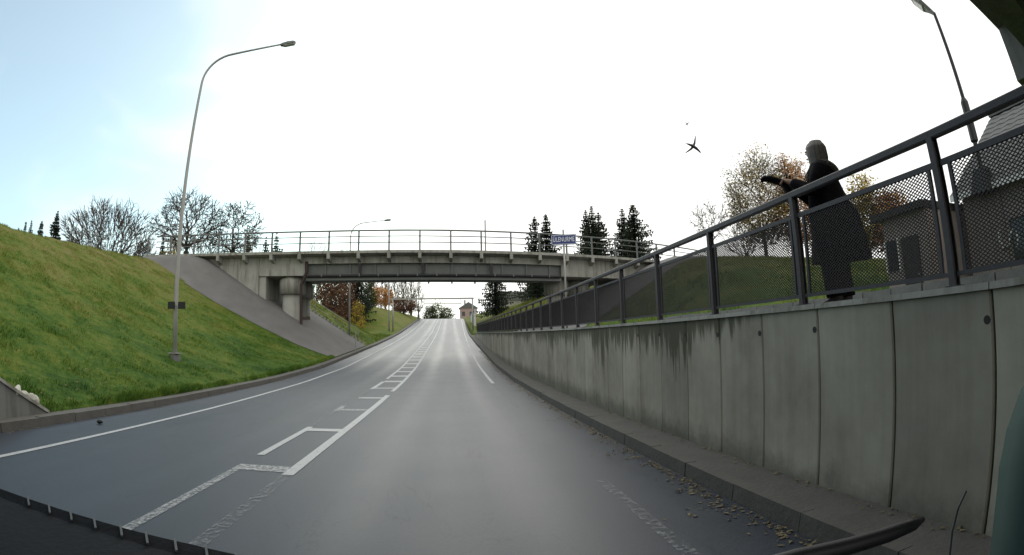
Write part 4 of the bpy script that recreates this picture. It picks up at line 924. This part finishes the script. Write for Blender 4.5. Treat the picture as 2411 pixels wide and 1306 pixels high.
# ------------------------------------------------------------------ person behind the fence
PA, PD = R(42.3), 5.3
P0 = Vector((PD*math.sin(PA), PD*math.cos(PA), 0)); P0.z = float(wt(P0.y))-.01
fF = Vector((-math.cos(PA), math.sin(PA), 0)); fL = Vector((-math.sin(PA), -math.cos(PA), 0))     # facing direction, and her side nearer to the camera
def pq(f, l, z): return P0 + fF*f + fL*l + Vector((0, 0, z))
person = thing('person', P0, 'person with long hair in a dark flared coat standing behind the fence', 'person')
def skin_mesh(name, chains, m, parent, sub=2):
    verts, edges, rad, idx = [], [], [], {}
    for ch in chains:
        prev = None
        for (f, l, z, r) in ch:
            key = (round(f, 4), round(l, 4), round(z, 4))
            if key not in idx: idx[key] = len(verts); verts.append(pq(f, l, z)-P0); rad.append(r)
            if prev is not None: edges.append((prev, idx[key]))
            prev = idx[key]
    me = bpy.data.meshes.new(name); me.from_pydata([tuple(v) for v in verts], edges, [])
    o = bpy.data.objects.new(name, me); link(o, parent, ORG[person.name]); me.materials.append(m)
    md = o.modifiers.new('skin', 'SKIN'); md.use_smooth_shade = True
    if not me.skin_vertices: 
        bpy.context.view_layer.objects.active = o
    for k, v in enumerate(me.skin_vertices[0].data): v.radius = (rad[k], rad[k]); v.use_root = (k == 0)
    sb2 = o.modifiers.new('sub', 'SUBSURF'); sb2.levels = sub; sb2.render_levels = sub
    return o
pel, che, nec = (-.03, 0, .92, .13), (.0, 0, 1.27, .12), (.03, 0, 1.44, .052)
hd = [(.045, 0, 1.50, .065), (.05, 0, 1.58, .088), (.045, 0, 1.645, .07)]
chains = [[pel, (-.02, 0, 1.08, .12), che, (.02, 0, 1.38, .085), nec]+hd, [(.05, 0, 1.58, .088), (.115, 0, 1.545, .03)], [(.045, 0, 1.50, .065), (.10, 0, 1.49, .035)]]
for s_ in (-1, 1):
    sh = (.01, .17*s_, 1.36, .062); el = (.10, .24*s_, 1.13, .048); wr = (.30, .13*s_, 1.25, .030); pm = (.36, .10*s_, 1.285, .033)
    chains.append([che, sh, el, wr, pm])
    for q, (dl, ln) in enumerate(((-.026, .050), (-.009, .058), (.008, .054), (.024, .042))):
        chains.append([pm, (.395, .10*s_+dl, 1.292+.004*q, .0105), (.395+ln*.55, .10*s_+dl, 1.283, .0095), (.395+ln*.8, .10*s_+dl*.9, 1.262, .0085)])
    chains.append([pm, (.375, .10*s_-s_*.035, 1.305, .011), (.405, .10*s_-s_*.045, 1.312, .0095)])
    chains.append([pel, (.0, .10*s_, .86, .105), (.02 if s_ > 0 else -.05, .11*s_, .48, .07), (.0 if s_ > 0 else -.10, .115*s_, .10, .05), (.05 if s_ > 0 else -.05, .12*s_, .045, .045), (.13 if s_ > 0 else .03, .125*s_, .035, .035)])
body = skin_mesh('body', chains, M['skin'], person)
def ring(z, cf, hf, hl, n=22, wav=0.0, ph=0.0, cl=0.0):
    out_ = []
    for j in range(n):
        a = 2*math.pi*j/n; k = 1+wav*math.sin(a*5+ph); out_.append(pq(cf+hf*k*math.cos(a), cl+hl*k*math.sin(a), z))
    return out_
ct = MB(); prof_ = [(.46, -.085, .29, .25, .11), (.52, -.085, .29, .25, .11), (.64, -.075, .28, .25, .09), (.78, -.065, .265, .25, .07), (.9, -.055, .26, .265, .04), (1.0, -.03, .222, .247, .03), (1.12, -.015, .19, .235, .015), (1.24, 0, .168, .235, .01), (1.34, .005, .145, .225, 0), (1.41, .01, .115, .165, 0), (1.455, .02, .082, .095, 0), (1.475, .025, .075, .08, 0)]
ct.loft([ring(z, cf, hf, hl, wav=w, ph=z*6) for z, cf, hf, hl, w in prof_], cap=False)
coat = ct.build('coat', M['cloth_black'], person, smooth=True)
for s_ in (-1, 1):
    MB().tube([pq(.0, .15*s_, 1.375), pq(.01, .205*s_, 1.33), pq(.06, .245*s_, 1.22), pq(.10, .255*s_, 1.12), pq(.17, .215*s_, 1.15), pq(.27, .15*s_, 1.225), pq(.305, .132*s_, 1.25)], [.07, .085, .078, .075, .066, .056, .05], 12).build('sleeve', M['cloth_black'], coat, smooth=True)
    a_ = .02 if s_ > 0 else -.05; k_ = .0 if s_ > 0 else -.10
    MB().tube([pq(-.02, .10*s_, .90), pq(0, .105*s_, .75), pq(a_, .11*s_, .48), pq((a_+k_)/2, .113*s_, .28), pq(k_, .115*s_, .12)], [.13, .13, .118, .108, .10], 12).build('trouser_leg', M['trouser'], person, smooth=True)
    bt = MB(); bt.loft([ring(z, k_+cf, hf, hl, 14, cl=.118*s_) for z, cf, hf, hl in ((.0, .075, .145, .052), (.035, .075, .148, .054), (.07, .055, .12, .052), (.10, .01, .075, .054), (.2, .0, .064, .062))]); bt.build('boot', M['boot'], person, smooth=True)
# furry hood lying on the back
hb = MB(); hb.loft([[pq(-.075-.115*math.cos(t)*math.cos(2*math.pi*j/14)*(1+.06*math.sin(7*j)), .20*math.sin(2*math.pi*j/14)*math.cos(t)*(1+.08*math.sin(5*j)), 1.385+.07*math.sin(t)-.055*math.cos(2*math.pi*j/14)*math.cos(t)) for j in range(14)] for t in (-1.45, -.9, -.4, .1, .6, 1.0, 1.45)]); hb.build('hood', M['fur'], coat, smooth=True)
# hair: cap and long locks
hc = MB(); hc.loft([[pq(.035+.112*math.cos(a)*math.sin(t)-.018, .098*math.sin(a)*math.sin(t), 1.595+.098*math.cos(t)) for a in [2*math.pi*j/16 for j in range(16)]] for t in (.1, .45, .8, 1.1, 1.35)]); hair = hc.build('hair', M['hair'], person, smooth=True)
rh = random.Random(5); lk = MB()
for k in range(64):
    a = rh.uniform(.62, 2*math.pi-.62); c_, s2 = math.cos(a), math.sin(a); f0, l0 = .02+.098*c_, .095*s2
    side = abs(s2) > .55; end = (f0+(.07 if side else -.02)+rh.uniform(-.02, .03), l0*1.25, 1.24+rh.uniform(-.03, .09)) if side else (f0-.03, l0*1.2, 1.36+rh.uniform(-.04, .06))
    lk.tube([pq(f0*.55, l0*.55, 1.675), pq(f0, l0, 1.60), pq(f0-.005, l0*1.08, 1.50), pq(f0*.9, l0*1.15, 1.42), pq(*end)], [.014, .021, .021, .019, .006], 5)
lkx = lk.build('locks', M['hair'], hair, smooth=True); lkx['kind'] = 'stuff'
for s_ in (-1, 1):
    MB().sphere(pq(.128, .032*s_, 1.575), .011, .011, .009, 8, 5).build('eye', M['black'], body)
    MB().sphere(pq(.045, .088*s_, 1.565), .018, .012, .03, 8, 5).build('ear', M['skin'], body)
mo = MB().tube([pq(.118, -.022, 1.507), pq(.126, 0, 1.507), pq(.118, .022, 1.507)], [.004, .008, .004], 6).build('mouth', M['boot'], body)
# what she holds over the rail
bag = thing('cloth_bag', pq(.42, 0, 1.2), 'limp black cloth bag held out over the fence rail', 'bag')
bm_ = MB(); secs = [(.335, 1.10, .05, .10), (.36, 1.20, .05, .11), (.40, 1.285, .036, .10), (.46, 1.325, .03, .105), (.53, 1.355, .03, .10), (.60, 1.372, .026, .075), (.645, 1.362, .014, .045)]
rg = []
for k, (f, z, h, w) in enumerate(secs):
    t = secs[min(k+1, 6)][0]-secs[max(k-1, 0)][0], secs[min(k+1, 6)][1]-secs[max(k-1, 0)][1]; L = math.hypot(*t); nf, nz2 = -t[1]/L, t[0]/L
    rg.append([pq(f+nf*h*math.sin(a)*(1+.18*math.sin(3*a+k)), w*math.cos(a), z+nz2*h*math.sin(a)*(1+.18*math.sin(3*a+k))) for a in [2*math.pi*j/12 for j in range(12)]])
bm_.loft(rg).build('bag_body', M['cloth_black'], bag, smooth=True)
MB().tube([pq(.38, .05, 1.30), pq(.36, .065, 1.36), pq(.33, .06, 1.345), pq(.335, .05, 1.29)], .009, 6).build('strap', M['cloth_black'], bag)

# ------------------------------------------------------------------ birds
def bird(px, py, D, span, heading, bank, label):
    c = at_d(px, py, D); root = thing('bird', c, label, 'bird', 'birds in the sky')
    dv = ray(px, py); rt_ = dv.cross(Vector((0, 0, 1))).normalized(); up_ = rt_.cross(dv).normalized()
    ax = rt_*math.cos(heading)+up_*math.sin(heading); ay = -rt_*math.sin(heading)+up_*math.cos(heading)
    Q = lambda a, b2, d=0.0: c+ax*a*span+ay*b2*span+dv*d*span
    n = 8; rings = []
    for t, r in ((-.36, .004), (-.26, .03), (-.1, .055), (.1, .058), (.22, .04), (.30, .032), (.36, .008)):
        bend = -.55*t*t; rings.append([Q(t, bend, 0)+ay*(r*span*math.sin(2*math.pi*j/n))+dv*(r*span*math.cos(2*math.pi*j/n)) for j in range(n)])
    MB().loft(rings).build('body', M['black'], root, smooth=True)
    for s_ in (-1, 1):
        w = MB(); up2 = Vector((0, 0, 1))
        sec = [(.02, .0, .10), (.0, .16, .085), (-.06, .34, .06), (-.12, .5, .02)]
        rr = []
        for a, o, ch in sec:
            p = Q(a-.05, 0, 0)+(ay*s_*.82+dv*.45)*o*span
            rr.append([p+ax*ch*span*.5, p+dv*.012*span, p-ax*ch*span*.5, p-dv*.012*span])
        w.loft(rr).build('wing', M['black'] if s_ > 0 else M['lamp_head'], root)
bird(1634, 345, 14, .72, R(-38), 0, 'dark bird with bent body gliding left of the autumn trees')
bird(1618, 291, 30, .5, R(35), 0, 'tiny distant bird above the larger one in the white sky')

# ------------------------------------------------------------------ pale rubble on the wing wall, stone on the road
def stone(name, c, sx, sy, sz, rot, m, label, group=None):
    rs = random.Random(hash((round(c[0], 2), round(c[1], 2))) % 999); b = MB(); c = Vector(c); n = 9; rm = Matrix.Rotation(rot, 3, 'Z') @ Matrix.Rotation(rs.uniform(-.4, .4), 3, 'Y')
    rings = []
    for t in (-1, -.75, -.2, .35, .8, 1):
        w = math.sqrt(max(.06, 1-t*t)); rings.append([c+rm @ Vector((sx*t, sy*w*(.8+.4*rs.random())*math.cos(2*math.pi*j/n), sz*w*(.8+.4*rs.random())*math.sin(2*math.pi*j/n))) for j in range(n)])
    return tag(b.loft(rings).build(name, m, None, origin=c), label, 'stone', group)
M['pale_stone'] = mat('pale_stone', (.55, .53, .46), (.40, .38, .33), .9, 12)
for px, py, sx, sy, sz, rot, lab in ((42, 912, .26, .06, .07, 2.3, 'longest pale rubble piece, highest on the left wing wall'), (55, 930, .12, .07, .06, .4, 'pale rubble piece, second down on the left wing wall'), (74, 938, .10, .05, .09, 1.2, 'upright pale rubble piece, third down on the left wing wall'), (85, 945, .07, .06, .10, .2, 'lowest upright pale rubble piece on the left wing wall')):
    c = at_x(px, py, -7.58); yy = c.y; zz = zt(yy)+.06+sz*.8
    stone('rubble_piece', (c.x, yy, zz), sx, sy, sz, rot, M['pale_stone'], lab, 'pale rubble on the wing wall')
stone('stone', (-6.32, 7.96, .02), .06, .045, .04, .5, M['black'], 'small dark stone on the asphalt beside the left kerb')

# ------------------------------------------------------------------ grass blades, leaf litter
def blades(name, n, xr, yr, hmin, hmax, wid, seed, ok=None, m='blade', bias=1.0):
    rs = np.random.RandomState(seed); y = yr[0]+(yr[1]-yr[0])*rs.rand(n)**bias; x = xr[0]+(xr[1]-xr[0])*rs.rand(n)
    # clumped: drop points where a smooth noise is low
    cl = np.sin(x*1.7+2*np.sin(y*.8))*np.sin(y*1.4+1.5*np.sin(x*1.1))+.6*np.sin(x*5.1+y*2.2)*np.sin(y*4.4-x*1.3)
    k = rs.rand(n) < .55+.45*cl
    if ok is not None: k &= ok(x, y)
    x, y, cl = x[k], y[k], cl[k]; n = len(x); z = gzn(x, y)-.02
    h = (hmin+(hmax-hmin)*rs.rand(n))*(1+.5*np.clip(cl, -.5, 1)); a = rs.rand(n)*6.283; le = rs.rand(n)*.75; la = rs.rand(n)*6.283
    w = wid*(.6+.8*rs.rand(n))
    v = np.empty((n, 3, 3)); v[:, 0] = np.stack([x-w*np.cos(a), y-w*np.sin(a), z], 1); v[:, 1] = np.stack([x+w*np.cos(a), y+w*np.sin(a), z], 1); v[:, 2] = np.stack([x+h*le*np.cos(la)+.25*h*(x < 0), y+h*le*np.sin(la), z+h], 1)
    me = bpy.data.meshes.new(name); me.vertices.add(3*n); me.vertices.foreach_set('co', v.reshape(-1)); me.loops.add(3*n); me.polygons.add(n)
    me.loops.foreach_set('vertex_index', np.arange(3*n)); me.polygons.foreach_set('loop_start', np.arange(0, 3*n, 3)); me.polygons.foreach_set('loop_total', np.full(n, 3)); me.update(); me.validate()
    me.materials.append(M[m]); o = bpy.data.objects.new(name, me); link(o, None, Vector((0, 0, 0))); return o
notpave = lambda x, y: y < 33.0-.02*(x+15)
o = blades('grass', 230000, (-27, -7.45), (3, 33.5), .03, .115, .011, 1, notpave, bias=1.15); tag(o, 'green and straw-coloured rough grass covering the left bank', 'grass', kind='stuff')
o = blades('grass', 14000, (-7.72, -7.43), (7.7, 33), .07, .20, .012, 9); tag(o, 'ragged grass fringe hanging over the edge of the left verge', 'grass', kind='stuff')
o = blades('grass', 40000, (-20, -7.5), (46.5, 66), .08, .2, .02, 2); tag(o, 'short green grass on the left bank beyond the bridge', 'grass', kind='stuff')
o = blades('grass', 90000, (6.1, 24), (8, 40), .06, .2, .014, 3, lambda x, y: (y < 23.6+.62*(x-6)) & ~((x > 12.5) & (y < 12))); tag(o, 'dull green grass on the bank behind the fence', 'grass', kind='stuff')
o = blades('grass', 26000, (3.7, 14), (47.5, 80), .12, .4, .03, 4); tag(o, 'tall yellowing grass on the right bank beyond the bridge', 'grass', kind='stuff')
def litter(name, n, fx, yr, size, seed, label):
    rs = random.Random(seed); b = MB()
    for k in range(n):
        y = yr[0]+(yr[1]-yr[0])*rs.random()**1.3; x = fx(rs, y); z = road_z(x, y)+.008 if KL < x < KR else float(rz(y))+.105
        if KR <= x <= KR+.17: continue
        s2 = size*(.35+1.1*rs.random()**2); a = rs.random()*6.28; i = len(b.v); t = rs.uniform(0, .025)
        for q in range(5):
            r_ = s2*(1 if q % 2 == 0 else .55); b.v.append((x+r_*math.cos(a+q*1.257)*(.7+.6*rs.random()), y+r_*math.sin(a+q*1.257)*(.5+.5*rs.random()), z+(t*rs.random() if q % 2 else 0)))
        b.f.append(tuple(range(i, i+5)))
    return tag(b.build(name, mat('litter_'+str(seed), (.30, .24, .13), (.05, .035, .022), .9, 23, c3=None, sharp=.1)), label, 'leaf litter', kind='stuff')
def clump_r(rs, y): return KR-.03-abs(rs.gauss(0, .10))*(1+1.2*max(0, math.sin(y*2.1)+math.sin(y*5.3)-.4))
litter('leaf_litter', 2600, clump_r, (1.5, 40), .026, 11, 'pale fallen leaves gathered along the right gutter')
litter('leaf_litter', 500, lambda rs, y: WX-.02-abs(rs.gauss(0, .06)), (1.5, 40), .022, 12, 'fallen leaves along the foot of the retaining wall')
litter('leaf_litter', 500, lambda rs, y: KL+.04+abs(rs.gauss(0, .09)), (3, 45), .024, 13, 'fallen leaves along the left gutter')

# ------------------------------------------------------------------ the car round the camera: dashboard edge, wiper, right pillar trim
M['dash'] = mat('dashboard_plastic', (.006, .0065, .008), (.004, .0045, .0055), .75, 40, bump=.1, bscale=90, spec=.2)
M['rib'] = mat('pale_rib', (.12, .125, .125), (.09, .095, .095), .6, 20)
M['trim'] = mat('grey_green_trim', (.045, .08, .072), (.03, .055, .05), .8, 5, spec=.2)
car = thing('car', (0, .2, .9), 'dark dashboard edge, wiper and pillar trim of the car the camera rides in', 'car')
def cp(px, py, k=1.0):
    d = ray(px, py); h = .26*k; t = h/max(.05, -d.z/math.hypot(d.x, d.y)); return CAMP + Vector((d.x, d.y, 0)).normalized()*t + Vector((0, 0, -h))
edge = [(-220, 1075), (-90, 1117), (0, 1150), (110, 1188), (220, 1222), (335, 1254), (450, 1281), (560, 1306), (720, 1340), (900, 1368), (1205, 1392), (1500, 1384), (1700, 1362), (1880, 1330)]
E_ = [cp(*q) for q in edge]
rings = []
for p in E_:
    bk = Vector((p.x*.55, p.y*.35-.25, p.z)); o_ = (Vector((p.x, p.y, 0))).normalized()
    rings.append([p+Vector((0, 0, 0)), p+o_*.012+Vector((0, 0, -.02)), p+o_*.012+Vector((0, 0, -.22)), bk+Vector((0, 0, -.25)), bk+Vector((0, 0, -.02)), p-o_*.17+Vector((0, 0, .008)), p-o_*.14+Vector((0, 0, -.012)), p-o_*.03+Vector((0, 0, -.008))])
dash = MB().loft(rings).build('dashboard', M['dash'], car, smooth=False)
for k, px in enumerate((66, 115, 166, 222, 284, 344, 412, 485, 556)):
    py = float(np.interp(px, [q[0] for q in edge], [q[1] for q in edge])); a = cp(px, py); b2 = cp(px+4, py+17)
    o_ = Vector((a.x, a.y, 0)).normalized()
    MB().bar(a+Vector((0, 0, .002)), a-o_*.03+Vector((0, 0, -.004)), .0035, .003).build('rib', M['rib'], dash)
# wiper at rest, lower right
wp = [cp(1700, 1360, .92), cp(1880, 1312, .92), cp(2000, 1285, .92), cp(2090, 1258, .92), cp(2150, 1235, .92), cp(2172, 1222, .92)]
MB().tube(wp, [.011, .011, .0105, .010, .008, .004], 8).build('wiper_arm', M['black'], car, smooth=True)
wb = [cp(1760, 1322, .95), cp(1880, 1300, .95), cp(2000, 1270, .95), cp(2095, 1245, .95), cp(2136, 1236, .95)]
bl = MB(); bl.loft([[p+Vector((0, 0, -.012)), p+Vector((.004, .006, -.006)), p+Vector((0, 0, .001)), p+Vector((-.004, -.006, -.006))] for p in wb]).build('wiper_blade', M['black'], car)
# pillar trim low at the right edge
def pt3(px, py, D): return at_d(px, py, D)
pil = MB(); secs = [(2318, 1420), (2330, 1306), (2342, 1200), (2352, 1100), (2370, 1010), (2398, 930), (2432, 860), (2480, 790)]
pil.loft([[pt3(px, py, .74), pt3(px+60, py-8, .62), pt3(px+190, py-20, .60), pt3(px+260, py-20, .72), pt3(px+160, py-10, .84)] for px, py in secs]).build('pillar_trim', M['trim'], car, smooth=True)
MB().tube([pt3(px, py, .80) for px, py in ((2232, 1400), (2236, 1306), (2242, 1250), (2256, 1195), (2275, 1155))], .0018, 6).build('door_seal', M['rib'], car)

# fallen leaves scattered over the left bank
rs_ = np.random.RandomState(77); b = MB()
for k in range(5200):
    x = -7.6-17*rs_.rand(); y = 5+27*rs_.rand()
    if math.sin(x*.9+1.3*math.sin(y*.5))*math.sin(y*.7+x*.3) < rs_.rand()-.35: continue
    z = float(gzn(np.array(x), np.array(y)))+.05+.05*rs_.rand(); s2 = .022+.03*rs_.rand(); a = rs_.rand()*6.28; i = len(b.v)
    for q in range(4):
        b.v.append((x+s2*math.cos(a+q*1.57)*(1 if q % 2 else .6), y+s2*math.sin(a+q*1.57)*(1 if q % 2 else .6), z+.03*(rs_.rand()-.5)))
    b.f.append((i, i+1, i+2, i+3))
tag(b.build('leaf_litter', mat('bank_leaves', (.24, .17, .08), (.10, .07, .035), .9, 17, sharp=.1)), 'brown fallen leaves scattered over the left grass bank', 'leaf litter', kind='stuff')
